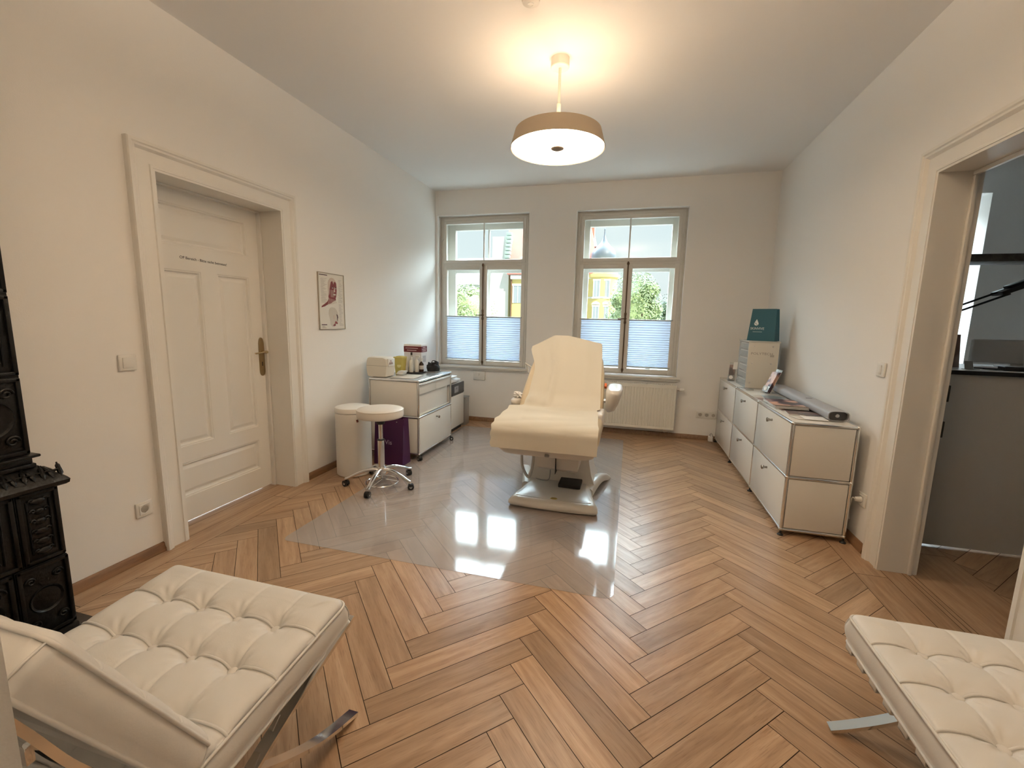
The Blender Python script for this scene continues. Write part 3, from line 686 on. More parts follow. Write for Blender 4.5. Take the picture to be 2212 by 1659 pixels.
def sideboard():
    xs = [1.013, 1.363]; y0 = 3.011; w = .757; ys = [y0+i*w for i in range(4)]; zs = [.04, .39, .74]
    t = thing('sideboard', (1.19, y0+1.5*w, 0), 'long white steel sideboard with chrome tubes along the right wall', 'sideboard')
    tube_frame(t, xs, ys, zs)
    g = .012
    for j in range(2):
        for y in (ys[0], ys[3]): MB().box(xs[0]+g, xs[1]-g, y-.003, y+.003, zs[j]+g, zs[j+1]-g, .001).build('side_panel', M_panel, t)
        for i in range(3):
            d = MB().box(xs[0]-.006, xs[0]+.004, ys[i]+g-.002, ys[i+1]-g+.002, zs[j]+g-.003, zs[j+1]-g+.003, .0015).build('flap_door', M_panel, t)
            knob((xs[0]-.006, (ys[i]+ys[i+1])/2, zs[j+1]-.062), d, (-1, 0, 0))
            MB().box(xs[1]-.003, xs[1]+.003, ys[i]+g, ys[i+1]-g, zs[j]+g, zs[j+1]-g).build('back_panel', M_panel, t)
    for i in range(3):
        MB().box(xs[0]+g-.003, xs[1]-g+.003, ys[i]+g-.003, ys[i+1]-g+.003, zs[2]+.001, zs[2]+.008, .0015).build('top_panel', M_panel, t)
        MB().box(xs[0]+g, xs[1]-g, ys[i]+g, ys[i+1]-g, zs[0]-.003, zs[0]+.003).build('bottom_panel', M_panel, t)
    for x in xs:
        for y in ys: MB().lathe([(0, 0), (.0185, 0), (.0185, .004), (.013, .010), (.006, .014), (.006, .03), (0, .03)], (x, y, 0), 20).build('foot', mat('black_foot', (.02,.02,.02), .4), t)
sideboard()
def caster(t, x, y, r=.022, ang=0, top=.05):
    c, s_ = math.cos(ang), math.sin(ang); ox, oy = x-.012*c, y-.012*s_
    mb = MB()
    for sg in (-1, 1):
        a = Vector((ox-s_*sg*.004, oy+c*sg*.004, r)); b = Vector((ox-s_*sg*.018, oy+c*sg*.018, r)); mb.cyl(a, b, r, seg=22)
    o = mb.build('caster', mat('caster_black', (.015,.015,.015), .35), t)
    mb = MB(); mb.cyl((x, y, r), (x, y, top), .0055, seg=10); mb.sph((ox, oy, r+.006), r*.86, (1, 1, .9), 16, 8); 
    mb.build('caster_hood', mat('caster_hood', (.03,.03,.03), .3), o)
    mb = MB()
    for sg in (-1, 1): mb.cyl((ox-s_*sg*.0182, oy+c*sg*.0182, r), (ox-s_*sg*.0192, oy+c*sg*.0192, r), r*.42, seg=16)
    mb.build('caster_hub', M_steel, o)
def cart():
    xs = [-2.375, -1.862]; ys = [3.60, 4.345]; zs = [.060, .412, .757]
    t = thing('rolling_cabinet', (-2.12, 3.97, 0), 'white steel cabinet on castors with drawers, standing by the left wall', 'cabinet')
    tube_frame(t, xs, ys, zs); g = .012
    for j in range(2):
        for y in ys: MB().box(xs[0]+g, xs[1]-g, y-.003, y+.003, zs[j]+g, zs[j+1]-g, .001).build('side_panel', M_panel, t)
        MB().box(xs[0]-.003, xs[0]+.003, ys[0]+g, ys[1]-g, zs[j]+g, zs[j+1]-g).build('back_panel', M_panel, t)
    MB().box(xs[0]+g-.003, xs[1]-g+.003, ys[0]+g-.003, ys[1]-g+.003, zs[2]+.001, zs[2]+.009, .0015).build('top_panel', mat('metal_top', (.55,.56,.56), .25, metal=.7), t)
    MB().box(xs[0]+g, xs[1]-g, ys[0]+g, ys[1]-g, zs[0]-.003, zs[0]+.003).build('bottom_panel', M_panel, t)
    X = xs[1]
    d = MB().box(X-.004, X+.006, ys[0]+g, ys[1]-g, zs[0]+g-.002, zs[1]-g+.002, .0015).build('drawer', M_panel, t); knob((X+.006, 3.972, .352), d, (1, 0, 0))
    # shallow double drawer above an open tray front
    for a, b in ((ys[0]+g, 3.970), (3.973, ys[1]-g)):
        d = MB().box(X-.006, X+.003, a, b, .630, .735, .0015).build('drawer', M_panel, t)
        MB().box(X+.002, X+.020, a, b, .716, .728, .003).build('drawer_pull', mat('alu_pull', (.85,.85,.85), .25, metal=.8), d)
    d = MB().box(X-.030, X-.020, ys[0]+g, ys[1]-g-.03, .428, .626, .0015).build('drawer', M_panel, t)
    MB().box(X-.022, X-.004, ys[0]+g, ys[1]-g, .424, .436, .003).build('drawer_pull', M_panel, d)
    for i, (x, y) in enumerate(((xs[0], ys[0]), (xs[0], ys[1]), (xs[1], ys[0]), (xs[1], ys[1]))): caster(t, x, y, .021, .6+i, .056)
cart()

# ------------------------------------------------------------------ clear floor mat
mb = MB(); pts = []
for cx_, cy_, a0 in ((-.05, 4.96, 0), (-1.91, 4.96, 90), (-1.91, 2.05, 180), (-.05, 2.05, 270)):
    for k in range(7): a = math.radians(a0+15*k); pts.append((cx_+.045*math.cos(a), cy_+.045*math.sin(a)))
mb.prism(pts, 'z', .0006, .0026, .0006, 1)
tag(mb.build('floor_mat', M_matcl), 'clear vinyl floor mat on the parquet beneath the treatment chair', 'mat')
ZM = .0027

# ------------------------------------------------------------------ treatment chair
def rbox(mb, x0, x1, y0, y1, z0, z1, b, seg=4, M=None): mb.box(x0, x1, y0, y1, z0, z1, b, seg, M)
M_cush = mat('beige_vinyl', (.74,.62,.44), .45, bump=.04, bscale=60)
M_shell = mat('chair_shell', (.70,.66,.60), .3)
def treatment_chair():
    cx = -.487
    t = thing('treatment_chair', (cx, 3.2, ZM), 'reclined cream treatment chair on a white pedestal in the middle of the room', 'treatment chair')
    # base plate with waist
    def plan(ins, z):
        P = [(-.790, 2.905), (-.770, 2.885), (-.60, 2.876), (-.47, 2.874), (-.33, 2.876), (-.165, 2.885), (-.145, 2.905), (-.150, 2.96), (-.185, 3.08), (-.215, 3.22), (-.225, 3.40), (-.72, 3.40), (-.735, 3.22), (-.755, 3.08), (-.785, 2.96)]
        out = []
        for x, y in P: out.append((cx+(x-cx)*(1-ins/.3), 3.15+(y-3.15)*(1-ins/.26), z))
        return out
    mb = MB(); mb.loft([plan(.030, .003+ZM), plan(.006, .012), plan(0, .026), plan(.002, .040), plan(.020, .066), plan(.032, .072), plan(.040, .073)]); base = mb.build('base_plate', M_shell, t, sharp=50)
    mb = MB(); mb.loft([plan(.050, .070), plan(.050, .0755), plan(.054, .077)]); mb.build('base_cover', mat('base_cover', (.60,.58,.55), .28), base)
    mb = MB()
    for x, y in ((-.735, 2.945), (-.205, 2.952)): mb.cyl((x, y, .075), (x, y, .0795), .008, seg=16)
    mb.build('base_screw', M_steel, base)
    mb = MB(); mb.lathe([(0, .0035), (.020, .003), (.024, 0), (0, 0)], (-.462, 2.945, .0768), 32, Matrix.Diagonal((1.15, .72, 1, 1))); mb.build('badge', mat('gold_badge', (.45,.34,.10), .3, metal=1), base)
    mb = MB()
    for k in range(3): mb.box(-.478+k*.012, -.470+k*.012, 2.94, 2.95, .079, .0812, .001)
    mb.build('badge_relief', mat('gold_light', (.75,.62,.30), .25, metal=1), base)
    # rear feet
    for sg in (-1, 1):
        mb = MB(); x0 = cx+sg*.235; P = [(x0-.0*sg, 3.24, .060), (x0+sg*.03, 3.36, .085), (x0+sg*.065, 3.50, .090), (x0+sg*.105, 3.62, .065), (x0+sg*.135, 3.70, .020)]
        P = catmull(P, 5); secs = []
        for i, p in enumerate(P):
            w = .045-.018*i/len(P); h = min(.055, p.z-.004)
            secs.append([(p.x-w, p.y, p.z-h), (p.x+w, p.y, p.z-h), (p.x+w, p.y, p.z-.012), (p.x+w*.6, p.y, p.z+.004), (p.x-w*.6, p.y, p.z+.004), (p.x-w, p.y, p.z-.012)])
        mb.loft(secs); mb.build('rear_foot', M_shell, t, sharp=60)
    # column
    mb = MB(); mb.loft([[(cx-.26, 3.30, .07), (cx+.285, 3.30, .07), (cx+.285, 3.66, .07), (cx-.26, 3.66, .07)], [(cx-.235, 3.32, .14), (cx+.255, 3.32, .14), (cx+.255, 3.62, .14), (cx-.235, 3.62, .14)], [(cx-.21, 3.30, .26), (cx+.235, 3.30, .26), (cx+.235, 3.58, .26), (cx-.21, 3.58, .26)], [(cx-.19, 3.28, .48), (cx+.215, 3.28, .48), (cx+.215, 3.58, .48), (cx-.19, 3.58, .48)]])
    col = mb.build('column', M_shell, t)
    mb = MB(); mb.box(cx+.02, cx+.19, 3.16, 3.33, .079, .108, .006); mb.build('column_recess', mat('recess_black', (.02,.02,.02), .6), col)
    mb = MB(); mb.loft([[(cx-.085, 3.00, .272), (cx+.165, 3.00, .262), (cx+.165, 3.34, .262), (cx-.085, 3.34, .272)], [(cx-.115, 2.96, .30), (cx+.185, 2.96, .29), (cx+.185, 3.36, .29), (cx-.115, 3.36, .30)], [(cx-.13, 2.92, .48), (cx+.20, 2.92, .48), (cx+.20, 3.40, .48), (cx-.13, 3.40, .48)]])
    mb.build('motor_housing', M_shell, t)
    MB().box(cx+.030, cx+.033, 2.918, 3.0, .268, .49).build('housing_seam', M_dark, t)
    # seat pan and cushion
    x0, x1 = -.822, -.152
    mb = MB(); 
    def ell(x0, x1, y0, y1, z, r=.07):
        out = []
        for cx2, cy2, a0 in ((x1-r, y0+r, -90), (x1-r, y1-r, 0), (x0+r, y1-r, 90), (x0+r, y0+r, 180)):
            for k in range(7): a = math.radians(a0+15*k); out.append((cx2+r*math.cos(a), cy2+r*math.sin(a), z))
        return out
    mb.loft([ell(x0+.07, x1-.06, 2.66, 3.18, .470), ell(x0+.04, x1-.03, 2.64, 3.20, .480), ell(x0+.018, x1-.012, 2.622, 3.22, .505), ell(x0+.012, x1-.008, 2.618, 3.22, .545), ell(x0+.03, x1-.03, 2.63, 3.21, .552)])
    pan = mb.build('seat_pan', M_shell, t, sharp=50); MB().box(cx+.008, cx+.036, 2.612, 2.63, .486, .500, .002).build('pan_latch', mat('grey_latch', (.32,.30,.28), .5), pan)
    mb = MB(); mb.loft([ell(x0+.02, x1-.02, 2.635, 3.24, .545), ell(x0, x1, 2.612, 3.25, .575), ell(x0-.002, x1+.002, 2.610, 3.25, .635), ell(x0+.008, x1-.008, 2.620, 3.25, .662), ell(x0+.035, x1-.035, 2.648, 3.24, .676), ell(x0+.12, x1-.12, 2.74, 3.22, .684)])
    mb.build('seat_cushion', M_cush, t, sharp=70)
    mb = MB(); mb.box(x1-.055, x1+.004, 3.02, 3.26, .60, .70, .018, 3); mb.build('seat_side_pad', mat('white_vinyl', (.80,.78,.76), .35), t)
    # backrest: local frame, y up along the back, z = towards the sitter
    A = Vector((cx, 3.185, .665)); B = Vector((cx, 3.80, 1.205)); Y = (B-A).normalized(); L = (B-A).length; X = Vector((1, 0, 0)); Z = X.cross(Y)
    T = Matrix((X, Y, Z)).transposed().to_4x4(); T.translation = A
    def bsec(inset, z):
        pts = []
        outline = [(.325, -.03), (.322, .20), (.305, .45), (.285, .58), (.255, .66), (.20, .72), (.10, .755), (0, .765)]
        full = [(a, b) for a, b in outline] + [(-a, b) for a, b in outline[-2::-1]]
        for a, b in full:
            s_ = 1 if a > 0 else -1
            pts.append(T @ Vector((a-s_*inset if abs(a) > .01 else a, b-inset*(1 if b > .6 else 0)+(inset if b < 0 else 0), z)))
        return pts
    mb = MB(); mb.loft([bsec(.03, -.085), bsec(.005, -.075), bsec(0, -.04), bsec(.012, -.008), bsec(.035, 0), bsec(.12, .004)]); bk = mb.build('backrest', M_cush, t, sharp=60)
    mb = MB(); mb.loft([bsec(.09, -.135), bsec(.06, -.125), bsec(.045, -.08)]); mb.build('backrest_shell', M_shell, bk, sharp=60)
    MB().box(.315, .333, .30, .335, -.06, -.03, .003, 2, T).build('orange_tag', mat('orange_tag', (.75,.16,.04), .5), bk)
    # armrests
    q = thing  # noqa
    mb = MB()
    P = T @ Vector((.32, .17, -.05))
    mb.cyl(P, P+Vector((-.0, 0, 0))+Vector((.055, 0, .0)), .016, seg=16); mb.build('armrest_pivot', M_steel, t)
    mb = MB(); ax = -.060
    secs = []
    for (dx, z, wy, wx) in ((-.022, .672, .10, .020), (-.014, .688, .14, .038), (-.002, .74, .20, .048), (.004, .79, .235, .056), (.010, .825, .24, .062), (.010, .845, .23, .056), (.008, .853, .18, .036)):
        secs.append([(ax-.04+dx+wx*(abs(math.cos(a))**.6)*(1 if math.cos(a) > 0 else -1), 3.36+wy*(abs(math.sin(a))**.7)*(1 if math.sin(a) > 0 else -1), z) for a in [2*PI*k/24 for k in range(24)]])
    mb.loft(secs); mb.build('armrest', M_shell, t, sharp=80)
    mb = MB(); ax = -.872; secs = []
    for (z, wy, wx) in ((.655, .05, .012), (.665, .10, .032), (.695, .12, .036), (.722, .12, .036), (.730, .10, .026)):
        secs.append([(ax+.03+wx*(abs(math.cos(a))**.6)*(1 if math.cos(a) > 0 else -1), 3.32+wy*(abs(math.sin(a))**.7)*(1 if math.sin(a) > 0 else -1), z) for a in [2*PI*k/24 for k in range(24)]])
    mb.loft(secs); mb.build('armrest', M_shell, t, sharp=80)
    # paper roll brackets behind the backrest
    mb = MB(); b0 = T @ Vector((-.28, .50, -.10)); e = Vector((-.875, 3.70, .965))
    mb.tube([b0, e, e+Vector((.01, 0, -.012)), e+Vector((.035, -.02, -.085))], .006, 8); mb.build('bracket', mat('bracket_white', (.72,.68,.6), .4), t)
    # hook-shaped hand bar under the seat
    mb = MB(); mb.tube(catmull([(-.742, 3.10, .50), (-.742, 3.10, .30), (-.735, 3.10, .235), (-.705, 3.10, .175), (-.685, 3.10, .158), (-.668, 3.10, .19), (-.652, 3.10, .30), (-.650, 3.10, .50)], 6), .011, 12)
    mb.build('hand_bar', mat('grey_bar', (.50,.49,.46), .35, metal=.4), t)
    mb = MB(); mb.tube(catmull([(-.67, 3.30, .075), (-.60, 3.26, .085), (-.55, 3.24, .11), (-.545, 3.24, .22), (-.56, 3.22, .30)], 6), .004, 8); mb.build('foot_cable', mat('grey_cord', (.3,.3,.3), .5), t)
    return T
TB = treatment_chair()
def paper_sheet():
    def h(x, u): return .006*math.sin(9*x+4*u)+.004*math.sin(23*x-7*u)
    # centre line: (y, z) along the sheet from the top of the back to the front hem
    top = [TB @ Vector((0, s_, .010)) for s_ in (.815, .74, .62, .50, .36, .22, .13)]
    C = [(p.y, p.z) for p in top] + [(3.165, .722), (3.10, .700), (3.02, .699), (2.90, .694), (2.75, .690), (2.67, .684), (2.618, .668), (2.596, .640), (2.592, .60), (2.588, .56), (2.586, .530)]
    C = catmull([Vector((0, a, b)) for a, b in C], 4); n = len(C); NX = 44; rows = []
    for i, c in enumerate(C):
        f = i/(n-1)
        if f < .45: g = f/.45; q_ = min(1, max(0, (g-.22)/.28)); xl = -.812+.070*q_*q_*(3-2*q_); xr = -.226+.050*g
        else: g = (f-.45)/.55; xl = -.742-.088*min(1, g*9)+.004*math.sin(40*g); xr = -.200+.048*min(1, g*2)
        row = []
        tn = (C[min(i+1, n-1)]-C[max(i-1, 0)]).normalized(); nn = Vector((0, -tn.z, tn.y)); nn = nn if (nn.z-.5*nn.y) >= 0 else -nn
        for k in range(NX+1):
            s_ = k/NX; x = xl+(xr-xl)*s_; off = .004
            if f < .45:
                w = min(1, f/.08)*min(1, (.47-f)/.05)
                off += .024*math.exp(-((s_-.33+.10*f)/.05)**2)*w + .010*math.exp(-((s_-.20)/.05)**2)*w + .006*math.exp(-((s_-.78)/.07)**2)*w
                if f > .2 and s_ < .35: off += .05*(f-.2)/.25*math.exp(-((s_-.10)/.10)**2)*(1-max(0, (f-.40)/.05))
                # the top of the sheet sags outside the rounded head of the backrest
            elif f < .80: off += abs(.004*math.sin(30*f+5*s_))+.007*math.exp(-((f-.53-.05*s_)/.018)**2)+.006*math.exp(-((f-.66+.06*s_)/.014)**2)*(s_ > .25)+.010*math.exp(-((f-.50)/.03)**2)*(1-s_)
            else: off += .003*math.sin(14*s_)+.004
            p = Vector((x, c.y, c.z))+nn*off
            if f < .12:
                fx = (x+.575); drop = max(0, (abs(fx)-.06))*(.30 if fx > 0 else .85)
                p += -(TB.to_3x3() @ Vector((0, 1, 0)))*drop*(1-f/.12)
            row.append(p)
        rows.append(row)
    mb = MB(); V = [[mb.bm.verts.new(p) for p in r] for r in rows]
    for A, B in zip(V, V[1:]):
        for k in range(NX): mb.bm.faces.new((A[k], A[k+1], B[k+1], B[k]))
    m = bpy.data.materials.new('crepe_paper'); m.use_nodes = True; nn_ = m.node_tree; nn_.nodes.clear(); L = nn_.links.new
    d = nn_.nodes.new('ShaderNodeBsdfDiffuse'); d.inputs[0].default_value = (.84,.79,.68,1); tr = nn_.nodes.new('ShaderNodeBsdfTranslucent'); tr.inputs[0].default_value = (.78,.74,.66,1)
    mx = nn_.nodes.new('ShaderNodeMixShader'); mx.inputs[0].default_value = .22; L(d.outputs[0], mx.inputs[1]); L(tr.outputs[0], mx.inputs[2])
    o_ = nn_.nodes.new('ShaderNodeOutputMaterial'); L(mx.outputs[0], o_.inputs[0])
    tag(mb.build('paper_sheet', m, sharp=60, solid=.0012), 'cream paper sheet draped over the treatment chair from headrest to seat front', 'paper sheet')
paper_sheet()
mb = MB(); rr = random.Random(8); b = bmesh.new(); bmesh.ops.create_icosphere(b, subdivisions=3, radius=.036)
for v in b.verts:
    v.co *= 1+rr.uniform(-.22, .22); v.co.z *= .75
mb._add(b, Matrix.Translation((-.838, 3.30, .752))); tag(mb.build('tissue', M_paperw, sharp=20), 'crumpled white tissue on the left armrest of the treatment chair', 'tissue')

# ------------------------------------------------------------------ rolling stool
def stool():
    x, y = -1.872, 2.975
    t = thing('rolling_stool', (x, y, ZM), 'round white swivel stool with five-star chrome base on castors', 'stool')
    M_seat = mat('white_vinyl_seat', (.80,.74,.66), .4, bump=.03, bscale=90)
    MB().lathe([(0, .558), (.165, .558), (.176, .562), (.180, .575), (.180, .612), (.177, .620), (.172, .624), (.12, .634), (0, .638)], (x, y, 0), 64).build('seat', M_seat, t, sharp=80)
    MB().tube([(x+.1785*math.cos(a), y+.1785*math.sin(a), .621) for a in [2*PI*k/64 for k in range(64)]], .003, 8, closed=True).build('seat_piping', M_seat, t)
    mb = MB(); mb.lathe([(0, .558), (.10, .558), (.09, .545), (.04, .53), (.03, .50), (0, .50)], (x, y, 0), 32); mb.build('seat_plate', mat('dark_plate', (.04,.035,.035), .45), t)
    mb = MB(); mb.cyl((x, y, .52), (x, y, .36), .0165, seg=24); mb.cyl((x, y, .37), (x, y, .10), .026, seg=28); mb.lathe([(.030, 0), (.036, .02), (.036, .05), (.028, .065), (0, .065)], (x, y, .085), 28); mb.build('gas_lift', M_chrome, t)
    MB().cyl((x, y, .368), (x, y, .376), .0285, seg=28).build('lift_collar', M_black, t)
    for k in range(5):
        a = math.radians(208+72*k); c, s_ = math.cos(a), math.sin(a); P = []
        for r, z in ((.02, .125), (.07, .130), (.13, .120), (.20, .095), (.255, .070), (.282, .062)): P.append((r, z))
        P = catmull([Vector((p[0], p[1], 0)) for p in P], 4); secs = []
        for i, p in enumerate(P):
            f = i/(len(P)-1); w = .021-.006*f; h = .017-.005*f
            secs.append([(x+c*p.x-s_*w*math.cos(q), y+s_*p.x+c*w*math.cos(q), p.y+h*math.sin(q)) for q in [2*PI*j/12 for j in range(12)]])
        mb = MB(); mb.loft(secs); mb.build('base_arm', M_chrome, t, sharp=60)
        caster(t, x+c*.268, y+s_*.268, .0245, a+2.4+k*.7, .066)
    mb = MB(); mb.tube([(x+.02+.125*math.cos(a), y-.03+.125*math.sin(a), .035) for a in [2*PI*k/48 for k in range(48)]], .006, 10, closed=True)
    for k in range(3): a = 2*PI*k/3+.4; mb.tube([(x+.02+.125*math.cos(a), y-.03+.125*math.sin(a), .035), (x+.01, y-.01, .05)], .005, 8)
    mb.cyl((x, y, .03), (x, y, .12), .012, seg=14); mb.build('foot_ring', M_chrome, t)
stool()

# ------------------------------------------------------------------ waste bin, purple bag
t = thing('waste_bin', (-2.245, 3.15, 0), 'tall round white pedal bin by the left wall behind the stool', 'bin')
M_bin = mat('bin_white', (.80,.76,.69), .35)
MB().lathe([(0, .001), (.138, .001), (.145, .008), (.145, .535), (.142, .538), (0, .538)], (-2.245, 3.15, 0), 64).build('bin_body', M_bin, t)
MB().lathe([(0, .541), (.143, .541), (.148, .546), (.148, .572), (.142, .582), (.10, .592), (0, .597)], (-2.245, 3.15, 0), 64).build('bin_lid', M_bin, t)
MB().box(-.008, .008, -.011, .011, 0, .002, .0005, 1, face((-2.135, 3.0495, .485), (.66, .75, .25), (-.2, -.1, 1))).build('bin_badge', mat('badge_brown', (.20,.07,.05), .5), t)
def bag(name, label, cat, x0, x1, y0, y1, z0, z1, m, top_in=.0, rz=0, gusset=True):
    t = thing(name, ((x0+x1)/2, (y0+y1)/2, z0), label, cat)
    mb = MB(); ym = (y0+y1)/2; rings = []
    for f in (0, .02, .25, .5, .75, 1):
        g = top_in*f; z = z0+(z1-z0)*f; dep = 1-.45*f
        a, b_ = x0+g, x1-g; d0, d1 = ym-(ym-y0)*dep, ym+(y1-ym)*dep; gi = .03*f
        rings.append([(a, d0, z), ((a+b_)/2, d0-.004*math.sin(PI*f), z), (b_, d0, z), (b_-gi, ym, z), (b_, d1, z), ((a+b_)/2, d1, z), (a, d1, z), (a+gi, ym, z)])
    mb.loft(rings, cap=False); mb.bm.faces.new([mb.bm.verts.new(p) for p in rings[0]])
    b = mb.build('bag_body', m, t, sharp=25, solid=.0016)
    return t, b
M_purple = mat('purple_paper', (.060,.008,.060), .45)
t, b = bag('paper_bag', 'dark purple paper carrier bag standing between white bin and rolling cabinet', 'bag', -2.215, -1.925, 3.40, 3.55, .001, .430, M_purple)
text('Vis', .060, face((-2.06, 3.3945, .215), (1, 0, 0), (0, 0, 1)), 'bag_lettering', mat('lilac_ink', (.55,.42,.55), .5), b, .0004)
MB().cyl((-1.985, 3.418, .405), (-1.985, 3.413, .405), .004, seg=12).build('eyelet', M_steel, b)

# ------------------------------------------------------------------ things on the rolling cabinet
ZC = .767
t = thing('tissue_dispenser', (-2.33, 3.74, ZC), 'cream plastic towel dispenser at the near end of the rolling cabinet', 'dispenser')
mb = MB(); prof = [(-.0, .0), (.10, .0)]
M_cream = mat('cream_plastic', (.76,.71,.61), .35)
def oct_(x0, x1, z0, z1, y, b=.03): return [(x0+b, y, z0), (x1-b, y, z0), (x1-.010, y, z0+.006), (x1-.002, y, z0+b), (x1+.005, y, (z0+z1)/2), (x1-.001, y, z1-b), (x1-.010, y, z1-.009), (x1-b, y, z1), (x0+b, y, z1), (x0+.010, y, z1-.009), (x0+.001, y, z1-b), (x0-.005, y, (z0+z1)/2), (x0+.002, y, z0+b), (x0+.010, y, z0+.006)]
mb = MB(); X0, X1, Y0, Y1 = -2.44, -2.222, 3.655, 3.80
mb.loft([oct_(X0+.006, X1-.006, ZC+.004, ZC+.186, Y0), oct_(X0, X1, ZC, ZC+.190, Y0+.012), oct_(X0, X1, ZC, ZC+.190, Y1)]); d = mb.build('dispenser_body', M_cream, t, sharp=40)
MB().box(X0+.003, X1+.006, Y0-.0012, Y0+.004, ZC+.108, ZC+.1105).build('body_seam', mat('seam_grey', (.35,.31,.25), .6), d)
mb = MB(); mb.box(X1-.002, X1+.012, Y0+.02, Y1-.01, ZC+.105, ZC+.178, .004); mb.build('dispenser_front', M_plastic, d)
mb = MB(); mb.box(X1+.0115, X1+.0130, 3.71, 3.725, ZC+.150, ZC+.160); 
for k in range(3): mb.box(X1+.0115, X1+.0130, 3.69-.004*k, 3.745+.004*k, ZC+.138-.007*k, ZC+.142-.007*k)
mb.build('front_print', mat('print_brown', (.20,.07,.07), .6), d)
t = thing('folded_wipes', (-2.16, 3.83, ZC), 'small pile of white wipes in a tray beside the cream dispenser', 'wipes')
mb = MB()
for k in range(5): mb.box(-2.205+.004*k, -2.135+.003*k, 3.80+.003*k, 3.88, ZC+.02+.006*k, ZC+.0255+.006*k, .002)
mb.build('wipes', M_paperw, t); MB().box(-2.20, -2.13, 3.80, 3.88, ZC, ZC+.02, .004).build('wipe_tray', M_acryl, t)
t = thing('sharps_container', (-2.235, 3.985, ZC), 'translucent yellow sharps container beside the cream dispenser', 'container')
def frust(cx_, cy_, a, b, z): return [(cx_-a, cy_-b, z), (cx_+a, cy_-b, z), (cx_+a, cy_+b, z), (cx_-a, cy_+b, z)]
M_yel = mat('yellow_plastic', (.62,.50,.13), .35)
mb = MB(); mb.loft([frust(-2.262, 3.985, .034, .036, ZC), frust(-2.262, 3.985, .046, .048, ZC+.155)]); mb.build('container_body', M_yel, t)
mb = MB(); mb.box(-2.312, -2.212, 3.932, 4.038, ZC+.155, ZC+.176, .006); mb.box(-2.29, -2.235, 3.95, 4.02, ZC+.174, ZC+.182, .004); mb.build('container_lid', M_yel, t)
MB().cyl((-2.250, 3.9445, ZC+.085), (-2.250, 3.939, ZC+.087), .022, seg=24).build('container_label', mat('yellow_label', (.75,.66,.30), .5), t)
t = thing('glove_box', (-2.23, 4.24, ZC), 'tall white carton with dark red band behind the bottles', 'box')
M_carton = mat('carton_white', (.80,.77,.76), .5)
BX = (-2.335, -2.13, 4.195, 4.325)
bd = MB().box(BX[0], BX[1], BX[2], BX[3], ZC, ZC+.290, .001, 1).build('carton', M_carton, t)
MB().box(BX[0]-.0008, BX[1]+.0008, BX[2]-.0008, BX[3]+.0008, ZC+.208, ZC+.270).build('red_band', mat('band_red', (.16,.018,.025), .5), bd)
mb = MB()
for k, (a, b_) in enumerate(((.10, .90), (.20, .80))): mb.box(BX[0]+.185*a, BX[0]+.185*b_, BX[2]-.0018, BX[2]-.0006, ZC+.246-.022*k, ZC+.252-.022*k)
for k, (a, b_) in enumerate(((.25, .75), (.15, .85), (.2, .8))): mb.box(BX[1]+.0006, BX[1]+.0018, BX[2]+.13*a, BX[2]+.13*b_, ZC+.254-.018*k, ZC+.261-.018*k)
mb.build('band_print', mat('print_white', (.75,.62,.62), .5), bd)
mb = MB(); mb.box(BX[1]+.0006, BX[1]+.0014, BX[2]+.03, BX[2]+.10, ZC+.10, ZC+.17); mb.build('carton_print', mat('print_lightgrey', (.50,.48,.50), .5), bd)
MB().box(-2.28, -2.065, 4.02, 4.17, ZC+.001, ZC+.012, .003).build('tray_plate', mat('tray_black', (.02,.02,.02), .4))
tray = bpy.data.objects['tray_plate']; tray.name = 'bottle_tray'; tag(tray, 'flat black tray under the bottles on the rolling cabinet', 'tray')
M_bot = mat('bottle_white', (.74,.71,.64), .3)
def bottle(x, y, r, h, label, kind, m=None):
    t = thing('bottle', (x, y, ZC+.012), label, 'bottle', 'bottles on the black tray'); z = ZC+.012; m = m or M_bot
    if kind == 'tube':
        MB().lathe([(0, 0), (r, 0), (r, .006), (r, h-.004), (r-.003, h), (0, h)], (x, y, z), 28).build('bottle_body', m, t); return
    MB().lathe([(0, 0), (r-.002, 0), (r, .004), (r, h*.58), (r*.75, h*.68), (r*.38, h*.74), (r*.38, h*.80), (0, h*.80)], (x, y, z), 28).build('bottle_body', m, t)
    if kind == 'pump':
        mb = MB(); mb.cyl((x, y, z+h*.79), (x, y, z+h*.90), r*.45, seg=18); mb.cyl((x, y, z+h*.9), (x, y, z+h*.97), .004, seg=8); mb.box(x-.01, x+.028, y-.006, y+.006, z+h*.96, z+h, .002); mb.build('bottle_pump', M_bot, t)
    elif kind == 'dark':
        mb = MB(); mb.cyl((x, y, z+h*.79), (x, y, z+h), r*.42, seg=18); mb.build('bottle_cap', M_black, t)
    elif kind == 'spray':
        mb = MB(); mb.cyl((x, y, z+h*.79), (x, y, z+h*.88), r*.4, seg=18); mb.box(x-.012, x+.036, y-.009, y+.009, z+h*.87, z+h*.98, .004); mb.box(x+.018, x+.024, y-.004, y+.004, z+h*.76, z+h*.88, .001); mb.build('spray_head', M_bot, t)
bottle(-2.240, 4.060, .026, .155, 'plain white cylindrical tube bottle, leftmost on the black tray', 'tube')
bottle(-2.200, 4.110, .024, .20, 'white bottle with dark neck band and black tip on the tray', 'dark')
bottle(-2.172, 4.050, .023, .175, 'white pump bottle at the front centre of the tray', 'pump')
bottle(-2.135, 4.095, .024, .175, 'white spray bottle right of centre on the tray', 'spray')
bottle(-2.100, 4.135, .024, .135, 'brown glass bottle with pale label at the right end of the tray', 'pump', mat('brown_glass', (.05,.022,.012), .15))
MB().lathe([(.0245, .025), (.0248, .026), (.0248, .065), (.0245, .066)], (-2.100, 4.135, ZC+.012), 28).build('bottle_label', mat('pale_label', (.6,.56,.52), .5), bpy.data.objects['bottle.004'])
